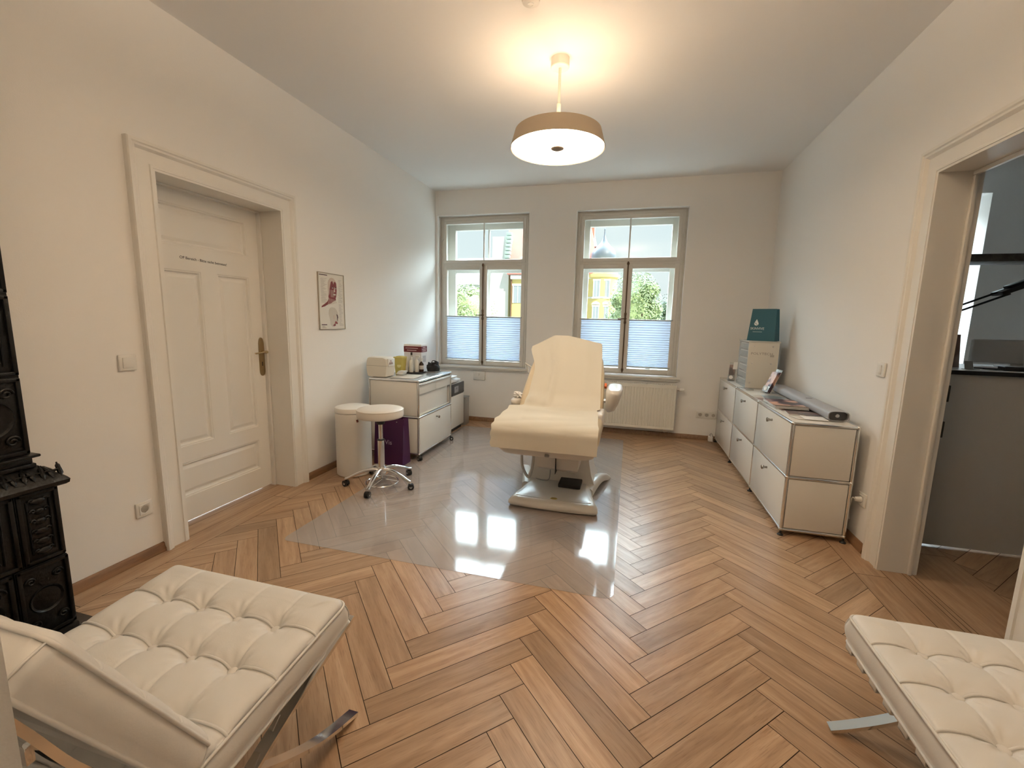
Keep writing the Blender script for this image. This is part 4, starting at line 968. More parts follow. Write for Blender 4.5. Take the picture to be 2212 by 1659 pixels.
t = thing('black_cuff', (-2.07, 4.34, ZC), 'bundle of black webbing straps piled on the rolling cabinet', 'strap bundle')
M_strap = mat('black_webbing', (.012,.012,.013), .7, bump=.4, bscale=300)
rr = random.Random(3); cx_, cy_ = -2.02, 4.25
mb = MB()
secs = []
for z, s_ in ((.010, .9), (.012, 1), (.05, 1.05), (.075, .98), (.085, .7)):
    secs.append([(cx_+.062*s_*math.cos(a)*(1+.10*math.sin(3*a+z*40)), cy_+.075*s_*math.sin(a)*(1+.10*math.cos(2*a)), ZC+z) for a in [2*PI*k/28 for k in range(28)]])
mb.loft(secs); mb.build('cuff_body', M_strap, t, sharp=60)
for k in range(7):
    a0 = rr.random()*6; P = [(cx_+(.05+.01*rr.random())*math.cos(a0+q), cy_+.06*math.sin(a0+q), ZC+.055+.012*k*.6+.012*math.sin(3*q+k)) for q in (0, .7, 1.4, 2.1, 2.8)]
    mb = MB(); secs = []
    for p in catmull(P, 4): secs.append([(p.x, p.y, p.z-.010), (p.x+.003, p.y, p.z-.010), (p.x+.003, p.y, p.z+.010), (p.x, p.y, p.z+.010)])
    mb.loft(secs); mb.build('strap', M_strap, t)
MB().tube(catmull([(cx_-.02, cy_, ZC+.085), (cx_-.01, cy_+.01, ZC+.118), (cx_+.03, cy_+.02, ZC+.105), (cx_+.06, cy_+.03, ZC+.05)], 5), .0045, 8).build('cuff_loop', M_strap, t)
MB().box(cx_-.055, cx_+.06, cy_-.07, cy_+.07, ZC+.0, ZC+.010, .003).build('cuff_tray', mat('grey_tray', (.30,.30,.30), .4), t)
MB().box(-2.20, -1.965, 3.66, 3.93, ZC+.0005, ZC+.0055, .002, 2, Matrix.Translation((-2.08, 3.79, 0)) @ Matrix.Rotation(.12, 4, 'Z') @ Matrix.Translation((2.08, -3.79, 0))).build('white_folder', mat('folder_offwhite', (.66,.61,.53), .4))
tag(bpy.data.objects['white_folder'], 'flat off-white folder lying at the near corner of the rolling cabinet', 'folder')
MB().box(-2.20, -1.95, 4.40, 4.47, .71, .73, .004).build('x_tmp', M_black); bpy.data.objects.remove(bpy.data.objects['x_tmp'])

# ------------------------------------------------------------------ fridge-like unit, laundry, grey bin in the corner
t = thing('steriliser_unit', (-2.2, 4.75, 0), 'white appliance with dark control band behind the rolling cabinet', 'appliance')
x0, x1, y0, y1 = -2.42, -1.955, 4.50, 4.985
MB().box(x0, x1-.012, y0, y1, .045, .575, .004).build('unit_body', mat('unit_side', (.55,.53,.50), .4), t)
MB().box(x0+.02, x1-.03, y0+.02, y1-.02, .001, .046).build('unit_plinth', M_black, t)
MB().box(x1-.012, x1, y0+.002, y1-.006, .052, .437, .003).build('unit_door', M_panel, t)
b = MB().box(x1-.012, x1+.002, y0+.002, y1-.002, .442, .577, .004).build('control_band', mat('dark_grey_plastic', (.045,.045,.05), .35), t)
MB().box(x1+.0016, x1+.003, 4.68, 4.80, .47, .545).build('band_sticker', mat('sticker_grey', (.32,.32,.34), .4), b)
mb = MB(); mb.box(x1+.003, x1+.0036, 4.72, 4.76, .52, .526); mb.box(x1+.003, x1+.0036, 4.71, 4.77, .508, .511); mb.build('sticker_print', M_black, b)
MB().box(x1-.001, x1+.004, y0+.0, y0+.05, .425, .462, .001).build('red_tag', mat('tag_red', (.30,.05,.03), .5), t)
t = thing('linen_pack', (-2.1, 4.72, .577), 'soft white packs lying on top of the dark-banded appliance', 'pack')
for (cx_, cy_, z, a, b_, h) in ((-2.08, 4.66, .609, .11, .10, .030), (-2.07, 4.83, .605, .10, .07, .026), (-2.06, 4.70, .655, .09, .10, .020)):
    mb = MB(); bb = bmesh.new(); bmesh.ops.create_cube(bb, size=2); bmesh.ops.subdivide_edges(bb, edges=bb.edges[:], cuts=9, use_grid_fill=True)
    for v in bb.verts:
        q = v.co; e_ = max(abs(q.x), abs(q.y)); v.co = Vector((cx_+q.x*a, cy_+q.y*b_, z+q.z*h*(1-.6*e_**4)+.003*math.sin(60*q.x*a+40*q.y)))
    mb._add(bb); mb.build('linen', M_paperw, t, sharp=60)
t = thing('grey_bin', (-2.08, 5.10, 0), 'slim grey metal bin in the corner beyond the white appliance', 'bin')
MB().box(-2.30, -1.955, 5.03, 5.17, .002, .345, .004).build('bin_body', mat('grey_metal', (.36,.35,.33), .35, metal=.5), t)
MB().box(-2.305, -1.950, 5.025, 5.175, .345, .362, .004).build('bin_lid', mat('grey_metal'), t)
# ------------------------------------------------------------------ things on the sideboard
ZS = .7502
t = thing('display_case', (1.20, 4.70, ZS), 'acrylic display tower with drawers standing on the far half of the sideboard', 'display case')
X0, X1, Y0, Y1, Z1 = 1.075, 1.330, 4.50, 4.86, ZS+.442
M_front = mat('frosted_front', (.70,.66,.58), .22)
MB().box(X0, X1, Y0, Y0+.012, ZS, Z1-.012, .002).build('case_front', M_front, t)
cf = bpy.data.objects['case_front']
mb = MB()
for x, z in ((.045, .395), (.205, .395), (.040, .235), (.200, .235), (.035, .05), (.21, .05)): mb.cyl((X0+x, Y0, ZS+z), (X0+x, Y0-.010, ZS+z), .0075, .006, 16)
mb.build('stand_off_knob', M_steel, cf)
text('POLYTECH', .030, face((X0+.115, Y0-.0006, ZS+.325), (1, 0, 0), (0, 0, 1)), 'case_lettering', mat('grey_ink', (.30,.27,.23), .5), cf, .0004, sx=1.25)
mb = MB(); mb.box(X0+.185, X0+.218, Y0-.0014, Y0-.0004, ZS+.298, ZS+.318, .0004); mb.build('case_logo', mat('grey_ink2', (.42,.38,.33), .5), cf)
b = MB().box(X0, X1, Y1-.006, Y1, ZS, Z1-.012).build('case_back', M_acryl, t)
for xx in (X0, X1-.006): MB().box(xx, xx+.006, Y0+.012, Y1-.006, ZS, Z1-.012).build('case_side', M_acryl, t)
MB().box(X0-.006, X1+.006, Y0-.006, Y1+.006, Z1-.012, Z1, .002).build('case_top', mat('acrylic_top', (.55,.53,.48), .2), t)
for k in range(6):
    z = ZS+.02+k*.069
    d = MB().box(X0+.008, X1-.008, Y0+.016, Y1-.010, z, z+.044, .003).build('case_drawer', mat('drawer_clear_grey', (.50,.50,.48), .3), t)
    MB().box(X0+.004, X0+.009, Y0+.05, Y1-.05, z+.046, z+.054, .002).build('drawer_lip', M_plastic, d)
# teal carrier bag
M_teal = mat('teal_fabric', (.028,.125,.165), .6, bump=.1, bscale=400)
t, b = bag('carrier_bag', 'teal carrier bag with white droplet logo on top of the display tower', 'bag', -.118, .118, -.075, .075, 0, .297, M_teal, top_in=.016)
BM = Matrix.Translation((1.222, 4.635, ZS+.4435)) @ Matrix.Rotation(math.radians(-31), 4, 'Z')
b.data.transform(BM); t.location = BM.translation; b.matrix_parent_inverse = wm(t).inverted()
Mw = mat('white_print', (.72,.78,.78), .5)
FB = BM @ face((-.040, -.0650, .112), (1, 0, 0), (0, .114, 1)) @ Matrix.Translation((0, 0, .0022))
text('SKINVIVE', .032, FB, 'bag_lettering', Mw, b, .0004, sx=.92)
mb = MB(); mb.box(-.035, .045, -.033, -.027, 0, .0006, 0, 1, FB); mb.build('bag_small_print', mat('teal_print', (.28,.42,.45), .5), b)
pts = []
for k in range(24):
    a = 2*PI*k/24; r = .019; x = r*math.sin(a)*(1-.0); z = -r*math.cos(a); 
    if z > 0: z = z*2.1; x *= (1-z/.055)
    pts.append((x, z))
mb = MB(); mb.prism(pts, 'z', 0, .0006, M=FB @ Matrix.Translation((-.012, .048, .001))); dr = mb.build('drop_logo', Mw, b)
mb = MB(); mb.box(-.017, .012, -.002, .002, .0007, .0012, 0, 1, FB @ Matrix.Translation((-.012, .044, .001)) @ Matrix.Rotation(-.7, 4, 'Z')); mb.build('drop_leaf_line', M_teal, dr)

M_ph = {}
def photo_mat(name, c1, c2, scale=14, c3=None):
    scale *= .6
    m = bpy.data.materials.new(name); m.use_nodes = True; n = m.node_tree; b = n.nodes['Principled BSDF']; L = n.links.new
    tc = n.nodes.new('ShaderNodeTexCoord'); no = n.nodes.new('ShaderNodeTexNoise'); no.inputs['Scale'].default_value = scale; no.inputs['Detail'].default_value = 3; no.inputs['Distortion'].default_value = .5
    L(tc.outputs['Object'], no.inputs['Vector']); r = n.nodes.new('ShaderNodeValToRGB'); r.color_ramp.elements[0].position = .44; r.color_ramp.elements[0].color = (*c1, 1); r.color_ramp.elements[1].position = .56; r.color_ramp.elements[1].color = (*c2, 1)
    if c3: e = r.color_ramp.elements.new(.5); e.color = (*c3, 1)
    L(no.outputs[0], r.inputs[0]); L(r.outputs[0], b.inputs['Base Color']); b.inputs['Roughness'].default_value = .3; return m
M_skin = photo_mat('cover_portrait', (.05,.03,.05), (.62,.36,.26), 16, (.25,.12,.12))
M_brown = photo_mat('cover_brown', (.05,.03,.03), (.24,.15,.12), 12)
M_tealc = photo_mat('cover_teal', (.10,.16,.17), (.35,.30,.27), 12)
M_wht = photo_mat('cover_light', (.62,.56,.50), (.75,.70,.62), 9)
def flat(name, label, cat, cx_, cy_, z, w, l, h, rz, cover, group=None, n=1):
    t = thing(name, (cx_, cy_, z), label, cat, group, rz)
    M = Matrix.Translation((cx_, cy_, z)) @ Matrix.Rotation(rz, 4, 'Z')
    b = MB().box(-w/2, w/2, -l/2, l/2, 0, h*.82, .0008, 1, M).build('pages', M_paperw, t)
    MB().box(-w/2-.001, w/2+.001, -l/2-.001, l/2+.001, h*.82, h, .0006, 1, M).build('cover', cover, t)
    return z+h
G = 'magazines and leaflets spread on the sideboard'
z = flat('magazine', 'brown-covered magazine at the bottom of the portrait stack', 'magazine', 1.150, 3.52, ZS, .21, .28, .006, .05, M_brown, G)
z = flat('magazine', 'grey magazine second from the bottom of the portrait stack', 'magazine', 1.140, 3.56, z+.0002, .21, .28, .008, -.06, M_tealc, G)
z = flat('magazine', 'dark-spined magazine just under the portrait cover', 'magazine', 1.132, 3.57, z+.0002, .21, .28, .010, .02, M_brown, G)
z = flat('magazine', 'magazine with a bright portrait cover on top of the stack', 'magazine', 1.125, 3.58, z+.0002, .205, .275, .005, -.04, M_skin, G)
z = flat('magazine', 'brown photo magazine lying flat in front of the portrait stack', 'magazine', 1.165, 3.335, ZS, .19, .19, .006, -.10, M_brown, G)
z = flat('leaflet', 'dark leaflet half under the magazines near the tube end', 'leaflet', 1.215, 3.262, ZS+.0063, .15, .10, .003, .12, M_brown, G)
z = flat('leaflet', 'pale open leaflet at the near end of the sideboard', 'leaflet', 1.135, 3.165, ZS, .16, .11, .002, .22, M_wht, G)
z = flat('leaflet', 'white booklet lying on the pale leaflet nearest the corner', 'leaflet', 1.175, 3.155, ZS+.0022, .13, .12, .003, -.08, M_paperw, G)
z = flat('leaflet', 'brownish leaflet in the middle of the sideboard behind the stack', 'leaflet', 1.095, 3.80, ZS, .14, .20, .004, .15, M_brown, G)
z = flat('leaflet', 'teal and beige leaflet between stack and upright flyer holder', 'leaflet', 1.16, 3.93, ZS+.0041, .15, .21, .004, -.12, M_tealc, G)
z = flat('leaflet', 'light card on the sideboard front edge behind the magazine stack', 'leaflet', 1.055, 3.97, ZS, .07, .14, .002, .1, M_wht, G)
z = flat('booklet', 'small dark-edged booklet in front of the display tower', 'booklet', 1.07, 4.40, ZS, .07, .12, .006, .2, M_tealc, G)
def holder(cx_, cy_, rz, label, cover, w=.075, h=.17, lean=.42, n=2):
    t = thing('leaflet_holder', (cx_, cy_, ZS), label, 'leaflet holder', 'upright flyer holders on the sideboard')
    B = Matrix.Translation((cx_, cy_, ZS+.004)) @ Matrix.Rotation(rz, 4, 'Z'); M = B @ Matrix.Rotation(-lean, 4, 'X')
    mb = MB(); mb.box(-w/2-.004, w/2+.004, .006, .009, 0, h+.035, .001, 1, M); mb.box(-w/2-.004, w/2+.004, -.026, -.023, 0, .055, .001, 1, M); mb.box(-w/2-.004, w/2+.004, -.026, .009, 0, .003, 0, 1, M)
    mb.box(-w/2-.004, w/2+.004, -.03, .075, -.0035, -.001, 0, 1, B); mb.build('holder', M_acryl, t)
    for k in range(n):
        mb = MB(); mb.box(-w/2, w/2, -.020+.010*k, -.013+.010*k, .004, h+.006*k, .0008, 1, M); lf = mb.build('flyer', cover, t)
    MB().cyl(M @ Vector((0, -.0265, .030)), M @ Vector((0, -.029, .030)), .019, seg=24).build('round_sticker', M_paperw, t)
holder(1.185, 4.22, -1.25, 'acrylic holder with a portrait flyer leaning before the display tower', M_skin, lean=.42, h=.19, n=3)
holder(1.055, 5.00, -.35, 'dark flyer holder with round white sticker at the far end, outer one', M_brown, w=.055, h=.16, lean=.25)
holder(1.125, 4.93, -.35, 'dark flyer holder close against the display tower at its left', M_brown, w=.045, h=.15, lean=.25)
mb = MB(); M = Matrix.Translation((1.085, 4.955, ZS+.155)) @ Matrix.Rotation(-.35, 4, 'Z') @ Matrix.Rotation(-.25, 4, 'X'); mb.box(-.028, .028, -.012, .004, -.03, .045, .002, 1, M)
tag(mb.build('small_white_box', M_plastic), 'small white box resting on top of the dark flyer holders', 'box')
mb = MB(); a = 1.320
def oval(y, cxx, s_=1, k=1.0):
    out = []
    for q in range(32):
        th = 2*PI*q/32; c, s2_ = math.cos(th), math.sin(th)
        out.append((cxx+.060*s_*(abs(c)**.62)*(1 if c > 0 else -1), y, ZS+.0335+.0325*s_*(abs(s2_)**.62)*(1 if s2_ > 0 else -1)))
    return out
t = thing('rolled_tube', (1.34, 3.8, ZS), 'long grey flattened tube lying against the wall on the sideboard', 'tube')
M_tube = mat('grey_tube', (.40,.40,.42), .45)
mb.loft([oval(3.108, 1.292), oval(4.36, 1.325)], cap=False); mb.loft([oval(3.108, 1.292, .90), oval(4.35, 1.325, .90)], cap=False)
A, B = oval(3.108, 1.292), oval(3.108, 1.292, .90)
for k in range(32): mb.quad(A[k], A[(k+1) % 32], B[(k+1) % 32], B[k])
mb.bm.faces.new([mb.bm.verts.new(p) for p in oval(4.36, 1.325)])
tb = mb.build('tube_wall', M_tube, t, recalc=False, sharp=50)
mb = MB(); mb.loft([oval(3.135, 1.2925, .88), oval(3.145, 1.2925, .88)]); mb.build('tube_plug', mat('tube_inner', (.10,.10,.10), .7), t); MB().cyl((1.292, 3.127, ZS+.034), (1.292, 3.136, ZS+.034), .011, seg=16).build('plug_pin', M_steel, t)
mb = MB(); mb.box(1.275, 1.315, 3.60, 3.615, ZS+.0655, ZS+.0668); mb.build('tube_mark', mat('tube_dark', (.12,.12,.12), .6), t)

# ------------------------------------------------------------------ tufted lounge chair and stool
def cushion_h(x, y, W, D, nx, ny, a, dip, ph=0, wr=.0022):
    d = min(W/2-abs(x), D/2-abs(y)); r = .050
    e = math.sqrt(max(0, 1-(1-min(max(d, 0)/r, 1))**2))
    px, py = W/nx, D/ny; X, Y = (x+W/2)/px, (y+D/2)/py
    cx_, cy_ = abs(math.cos(PI*X))**8, abs(math.cos(PI*Y))**8
    ix, iy = round(X), round(Y); h = a*(1-.16*cx_*(0 < ix < nx)-.20*cy_*(0 < iy < ny))*e
    dx, dy = (X-ix)*px, (Y-iy)*py
    if 0 < ix < nx: h -= .0045*math.exp(-(dx/.0035)**2)*e
    if 0 < iy < ny: h -= .0045*math.exp(-(dy/.0045)**2)*e
    if 0 < ix < nx and 0 < iy < ny:
        rr_ = math.hypot(dx, dy); th = math.atan2(dy, dx)
        h -= dip*.85*math.exp(-(rr_/.022)**2)+dip*.34*math.exp(-(rr_/.050)**2)
        h += wr*math.sin(9*th+ix*2.1+iy*3.7+ph)*math.exp(-((rr_-.036)/.018)**2)*(1+.6*math.sin(3*th+ix+ph))
    # drag wrinkles between outer buttons and the edge
    if d < .14: h += .0016*math.sin(46*(x if abs(abs(y)-D/2) < abs(abs(x)-W/2) else y)+ph*3)*math.exp(-((d-.065)/.035)**2)
    return h
def cushion(M, W, D, T, nx, ny, parent, name, a=.030, dip=.024, ph=0, hide_back=False):
    NX, NY = nx*36, ny*36; mb = MB(); bm = mb.bm
    # round the corners in plan
    def plan(x, y):
        r = .03; ax, ay = abs(x), abs(y); ex, ey = ax-(W/2-r), ay-(D/2-r)
        if ex > 0 and ey > 0:
            l = math.hypot(ex, ey); m_ = max(ex, ey)
            if l > 0: ex, ey = ex*m_/l, ey*m_/l; x, y = math.copysign(W/2-r+ex, x), math.copysign(D/2-r+ey, y)
        return x, y
    top = [[None]*(NX+1) for _ in range(NY+1)]
    for j in range(NY+1):
        for i in range(NX+1):
            x, y = -W/2+W*i/NX, -D/2+D*j/NY; px, py = plan(x, y)
            top[j][i] = bm.verts.new((px, py, cushion_h(x, y, W, D, nx, ny, a, dip, ph)))
    for j in range(NY):
        for i in range(NX): bm.faces.new((top[j][i], top[j][i+1], top[j+1][i+1], top[j+1][i]))
    per = [top[0][i] for i in range(NX)]+[top[j][NX] for j in range(NY)]+[top[NY][i] for i in range(NX, 0, -1)]+[top[j][0] for j in range(NY, 0, -1)]
    prev = per; n = len(per)
    for f in (.15, .4, .7, 1.0):
        bulge = .010*math.sin(PI*f); ring = []
        for v in per:
            x, y = v.co.x, v.co.y; l = Vector((x/(W/2), y/(D/2))); k = max(abs(l.x), abs(l.y))
            ring.append(bm.verts.new((x*(1+bulge/(W/2)), y*(1+bulge/(D/2)), -T*f)))
        for k in range(n): bm.faces.new((prev[k], prev[(k+1) % n], ring[(k+1) % n], ring[k]))
        prev = ring
    bm.faces.new(prev[::-1])
    pts = [v.co.copy() for v in per]
    bm.transform(M); cu = mb.build(name, M_leather, parent, sharp=70, recalc=False)
    # welts
    mb = MB(); P = pts[::4]
    out = [Vector((p.x*(1+.0015/abs(W/2)), p.y*(1+.0015/(D/2)), p.z+.001)) for p in P]
    mb.tube([M @ p for p in out], .0042, 8, closed=True); mb.tube([M @ Vector((p.x, p.y, -T)) for p in out], .0042, 8, closed=True)
    for j in range(1, ny):
        y = -D/2+D*j/ny; L_ = []
        for i in range(NX+1):
            x = -W/2+W*i/NX; L_.append(M @ Vector((x, y+.004, cushion_h(x, y+.004, W, D, nx, ny, a, dip, ph, 0)+.0008)))
        mb.tube(L_, .0034, 8)
    mb.build('piping', M_leather, cu, sharp=80)
    for sx_ in (-1, 1):
        for sy_ in (-1, 1):
            mb = MB(); mb.tube([M @ Vector((sx_*(W/2-.0075+.009*math.sin(PI*f)), sy_*(D/2-.0075+.009*math.sin(PI*f)), -T*f)) for f in [k/10 for k in range(11)]], .0022, 8); mb.build('corner_seam', M_leather, cu, sharp=80)
    first = None
    for j in range(1, ny):
        for i in range(1, nx):
            x, y = -W/2+W*i/nx, -D/2+D*j/ny; z = cushion_h(x, y, W, D, nx, ny, a, dip, ph, 0)
            bb = MB(); bb.lathe([(0, .0085), (.008, .008), (.0125, .0055), (.0145, .001), (.0125, -.008), (0, -.008)], (0, 0, 0), 20, None)
            o = bb.build('button', M_leather, None, sharp=80); o.matrix_basis = M @ Matrix.Translation((x, y, z+.0105)); put_keep(o, cu)
    return cu
def put_keep(o, parent):
    o.parent = parent; o.matrix_parent_inverse = wm(parent).inverted()
def lounge_chair():
    y0 = 0.335; xc = -1.185
    t = thing('lounge_chair', (xc, y0+.4, 0), 'cream button-tufted leather lounge chair with crossed chrome frame by the stove', 'lounge chair')
    s_ = math.radians(5.2); W, D = .71, .59
    # seat: local y forward
    c, sn = math.cos(s_), math.sin(s_)
    M = Matrix(((1, 0, 0, xc), (0, c, -sn, 1.100-D/2*c), (0, sn, c, .428-D/2*sn), (0, 0, 0, 1)))
    cushion(M, W, D, .082, 5, 4, t, 'seat_cushion', a=.030)
    Y = Vector((0, -.469, .884)); Z = Vector((0, .884, .469)); X = Y.cross(Z)
    Hh = .50; top = Vector((xc, .392, .845)); cen = top-Y*(Hh/2)
    M2 = Matrix((X, Y, Z)).transposed().to_4x4(); M2.translation = cen
    cushion(M2, W, Hh, .070, 5, 4, t, 'back_cushion', a=.021, ph=1.3)
    post = [(p.x, p.y) for p in catmull([Vector((a, b, 0)) for a, b in ((.318, .800), (.352, .725), (.400, .615), (.468, .500), (.555, .390), (.665, .280), (.800, .170), (.950, .075), (1.118, .0065))], 6)]
    rail = [(p.x, p.y) for p in catmull([Vector((a, b, 0)) for a, b in ((1.118, .368), (.98, .330), (.85, .288), (.73, .242), (.62, .188), (.52, .122), (.44, .055), (.392, .0065))], 6)]
    for k, x in enumerate((xc-.355+.004, xc+.355-.004)):
        mb = MB(); bar2d(mb, post, x, .035, .012); fr = mb.build('side_frame', M_chrome, t, sharp=25)
        mb = MB(); bar2d(mb, rail, x, .035, .012); mb.build('seat_rail', M_chrome, fr, sharp=25)
    for (y, z) in ((1.095, .352), (.36, .675)): MB().box(xc-.345, xc+.345, y-.006, y+.006, z-.016, z+.016, .002).build('cross_bar', M_chrome, t)
    for k in range(7):
        y = .56+k*.082; z = .262+.0+(y-.62)*.155 
        MB().box(xc-.335, xc+.335, y-.018, y+.018, z+.004, z+.008).build('strap', mat('strap_leather', (.70,.66,.58), .5), t)
lounge_chair()
def footstool():
    x0, x1, y0, y1 = .737, 1.362, .962, 1.534; xc, yc = (x0+x1)/2, (y0+y1)/2
    t = thing('tufted_footstool', (xc, yc, 0), 'cream button-tufted leather footstool with chrome legs at the lower right', 'footstool')
    M = Matrix.Translation((xc, yc, .415)) @ Matrix.Rotation(0, 4, 'Z')
    cushion(M, x1-x0, y1-y0, .082, 5, 4, t, 'cushion', a=.022, dip=.018, ph=2.2)
    W = x1-x0
    for y in (y0+.022, y1-.016):
        for sg in (-1, 1):
            # a curved bar from one top edge to the opposite foot
            P = catmull([Vector((sg*a, b, 0)) for a, b in ((-.300, .322), (-.17, .265), (-.05, .205), (.08, .135), (.19, .070), (.27, .030), (.325, .0065))], 6)
            path = [(p.x, p.y) for p in P]; secs = []
            for i, p in enumerate(P):
                d = (P[min(i+1, len(P)-1)]-P[max(i-1, 0)]).normalized(); nn = Vector((-d.y, d.x, 0))*.006; a_, b_ = p+nn, p-nn; yo = y
                secs.append([(xc+a_.x, yo-.0175, a_.y), (xc+a_.x, yo+.0175, a_.y), (xc+b_.x, yo+.0175, b_.y), (xc+b_.x, yo-.0175, b_.y)])
            MB().loft(secs).build('leg', M_chrome, t, sharp=25)
    for x in (x0+.018, x1-.018): MB().box(x-.014, x+.014, y0+.005, y1-.001, .315, .326, .002).build('cross_bar', M_chrome, t)
    for k in range(7):
        y = 1.500-k*.0725
        mb = MB(); mb.box(x0+.002, x1-.002, y-.0185, y+.0185, .3275, .3315, .001); mb.box(x0-.001, x0+.003, y-.0185, y+.0185, .309, .3315, .001); mb.box(x0-.001, x0+.06, y-.0185, y+.0185, .309, .313, .001)
        mb.box(x1-.003, x1+.001, y-.0185, y+.0185, .309, .3315, .001); st_ = mb.build('strap', mat('strap_leather', (.70,.66,.58), .5), t)
footstool()

# ------------------------------------------------------------------ black iron tile stove
def stove():
    m = mat('black_glazed_iron', (.007,.0065,.006), .32, bump=.6, bscale=26, spec=.35)
    t = thing('tiled_stove', (-2.33, .75, 0), 'tall black ornate cast-iron tile stove at the left edge', 'stove')
    X = -2.172; y0, y1 = .40, 1.128
    MB().box(XL, X+.006, y0-.006, y1+.006, .003, .055, .008).build('plinth', m, t)
    MB().box(XL, X-.008, y0, y1-.004, .05, .66).build('lower_body', m, t)
    def tile(ya, yb, za, zb, xs, kind, seed):
        mb = MB(); f = .014
        mb.box(xs-.010, xs, ya+.002, yb-.002, za+.002, zb-.002, .003)
        for (a, b, c, d) in ((ya+.004, yb-.004, zb-.004-f, zb-.004), (ya+.004, yb-.004, za+.004, za+.004+f), (ya+.004, ya+.004+f, za+.004, zb-.004), (yb-.004-f, yb-.004, za+.004, zb-.004)): mb.box(xs-.002, xs+.009, a, b, c, d, .003)
        yc, zc = (ya+yb)/2, (za+zb)/2; w, h = (yb-ya)-.05, (zb-za)-.05
        def scroll(cy_, cz_, r, s_=1, turns=1.4, th=.0042):
            P = []
            for k in range(26):
                a = k/25*turns*2*PI; rr_ = r*(1-.75*k/25); P.append((xs+.004, cy_+s_*rr_*math.cos(a), cz_+rr_*math.sin(a)))
            mb.tube(P, th, 6)
        if kind == 'medal':
            r = min(w, h)*.42
            mb.lathe([(r*1.12, 0), (r*1.06, .006), (r*.98, .003), (r*.9, .001), (r*.5, .004), (0, .008)], (0, 0, 0), 32, Matrix.Translation((xs, yc, zc)) @ Matrix.Rotation(PI/2, 4, 'Y'))
            for sy in (-1, 1):
                for sz in (-1, 1): scroll(yc+sy*w*.36, zc+sz*h*.36, w*.14, sy)
        else:
            rr_ = random.Random(seed); n = 6
            for k in range(n):
                zz = zc-h*.42+h*.84*k/(n-1); wd = w*(.30 if k in (0, n-1) else .17+.10*rr_.random())
                mb.sph((xs+.003, yc, zz), 1, (.009, wd, h*.055), 16, 8)
                for s_ in (-1, 1): scroll(yc+s_*w*.24, zz+.004, w*.10, s_, 1.1, .0034)
            mb.tube([(xs+.003, yc-w*.40, zc-h*.44), (xs+.003, yc-w*.42, zc+h*.44)], .003, 6); mb.tube([(xs+.003, yc+w*.40, zc-h*.44), (xs+.003, yc+w*.42, zc+h*.44)], .003, 6)
        mb.build('tile', m, t)
    cols = [(y1-.132-.004, y1-.004), (y1-.40, y1-.136), (y0, y1-.40)]
    for k, (a, b) in enumerate(cols): tile(a, b, .365, .655, X, 'stack', k)
    tile(y1-.165, y1, .060, .362, X, 'medal', 0); tile(y1-.42, y1-.167, .060, .362, X, 'medal', 0); tile(y0, y1-.422, .06, .362, X, 'medal', 0)
    # sloping shelf with leaf relief
    secs = []
    prof = [(.0, .652), (.016, .652), (.024, .658), (.026, .672), (.020, .682), (.004, .700), (-.022, .722), (-.040, .735), (-.050, .738)]
    def ring(d, z): return [(XL, y0-d, z), (X+d, y0-d, z), (X+d, y1+d, z), (XL, y1+d, z)]
    MB().loft([ring(d, z) for d, z in prof]).build('shelf_moulding', m, t, sharp=20)
    mb = MB()
    for k in range(26):
        y = y1+.008-k*.027; sg = 1 if k % 2 else -1
        mb.tube(catmull([(X+.014, y, .688), (X-.008, y-.004*sg, .711), (X-.034, y-.012*sg, .734)], 4), [.003]*2+[.009]*3+[.008]*2+[.003]*2, 8)
        mb.tube([(X-.006-.010*math.cos(a), y-.012+.010*math.sin(a), .712-.006*math.cos(a)) for a in (0, .8, 1.6, 2.4, 3.2, 4.0)], .003, 6)
    for k in range(6):
        x = X-.03-k*.045; mb.tube(catmull([(x, y1+.014, .688), (x-.004, y1-.008, .711), (x-.010, y1-.034, .734)], 4), [.003]*2+[.009]*3+[.008]*2+[.003]*2, 8)
    mb.build('leaf_relief', m, t)
    Xu = -2.212; u0, u1 = y0+.05, y1-.048
    MB().box(XL, Xu-.006, u0, u1, .70, HZ-.45).build('upper_body', m, t)
    mb = MB(); mb.box(XL, Xu+.010, u0-.012, u1+.008, .735, .752, .004); mb.box(XL, Xu+.002, u0-.004, u1+.002, .752, .775, .004); mb.box(XL, Xu+.020, u0-.022, u1+.020, .775, .787, .005); mb.build('base_moulding', m, t)
    for r_ in range(5):
        za = .790+r_*.303
        for k, (a, b) in enumerate(((u1-.20, u1), (u1-.43, u1-.203), (u0, u1-.433))): tile(a, b, za, za+.300, Xu, 'medal' if (r_+k) % 2 == 0 else 'stack', r_*3+k)
    MB().box(XL, Xu+.03, u0-.03, u1+.03, .790+5*.303, .790+5*.303+.06, .02, 3).build('crown_moulding', m, t)
stove()
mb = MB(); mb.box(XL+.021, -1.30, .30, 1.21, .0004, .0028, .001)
tag(mb.build('hearth_plate', mat('hearth_dark', (.030,.026,.023), .25)), 'dark spark guard plate on the floor under the stove and chair', 'floor plate')

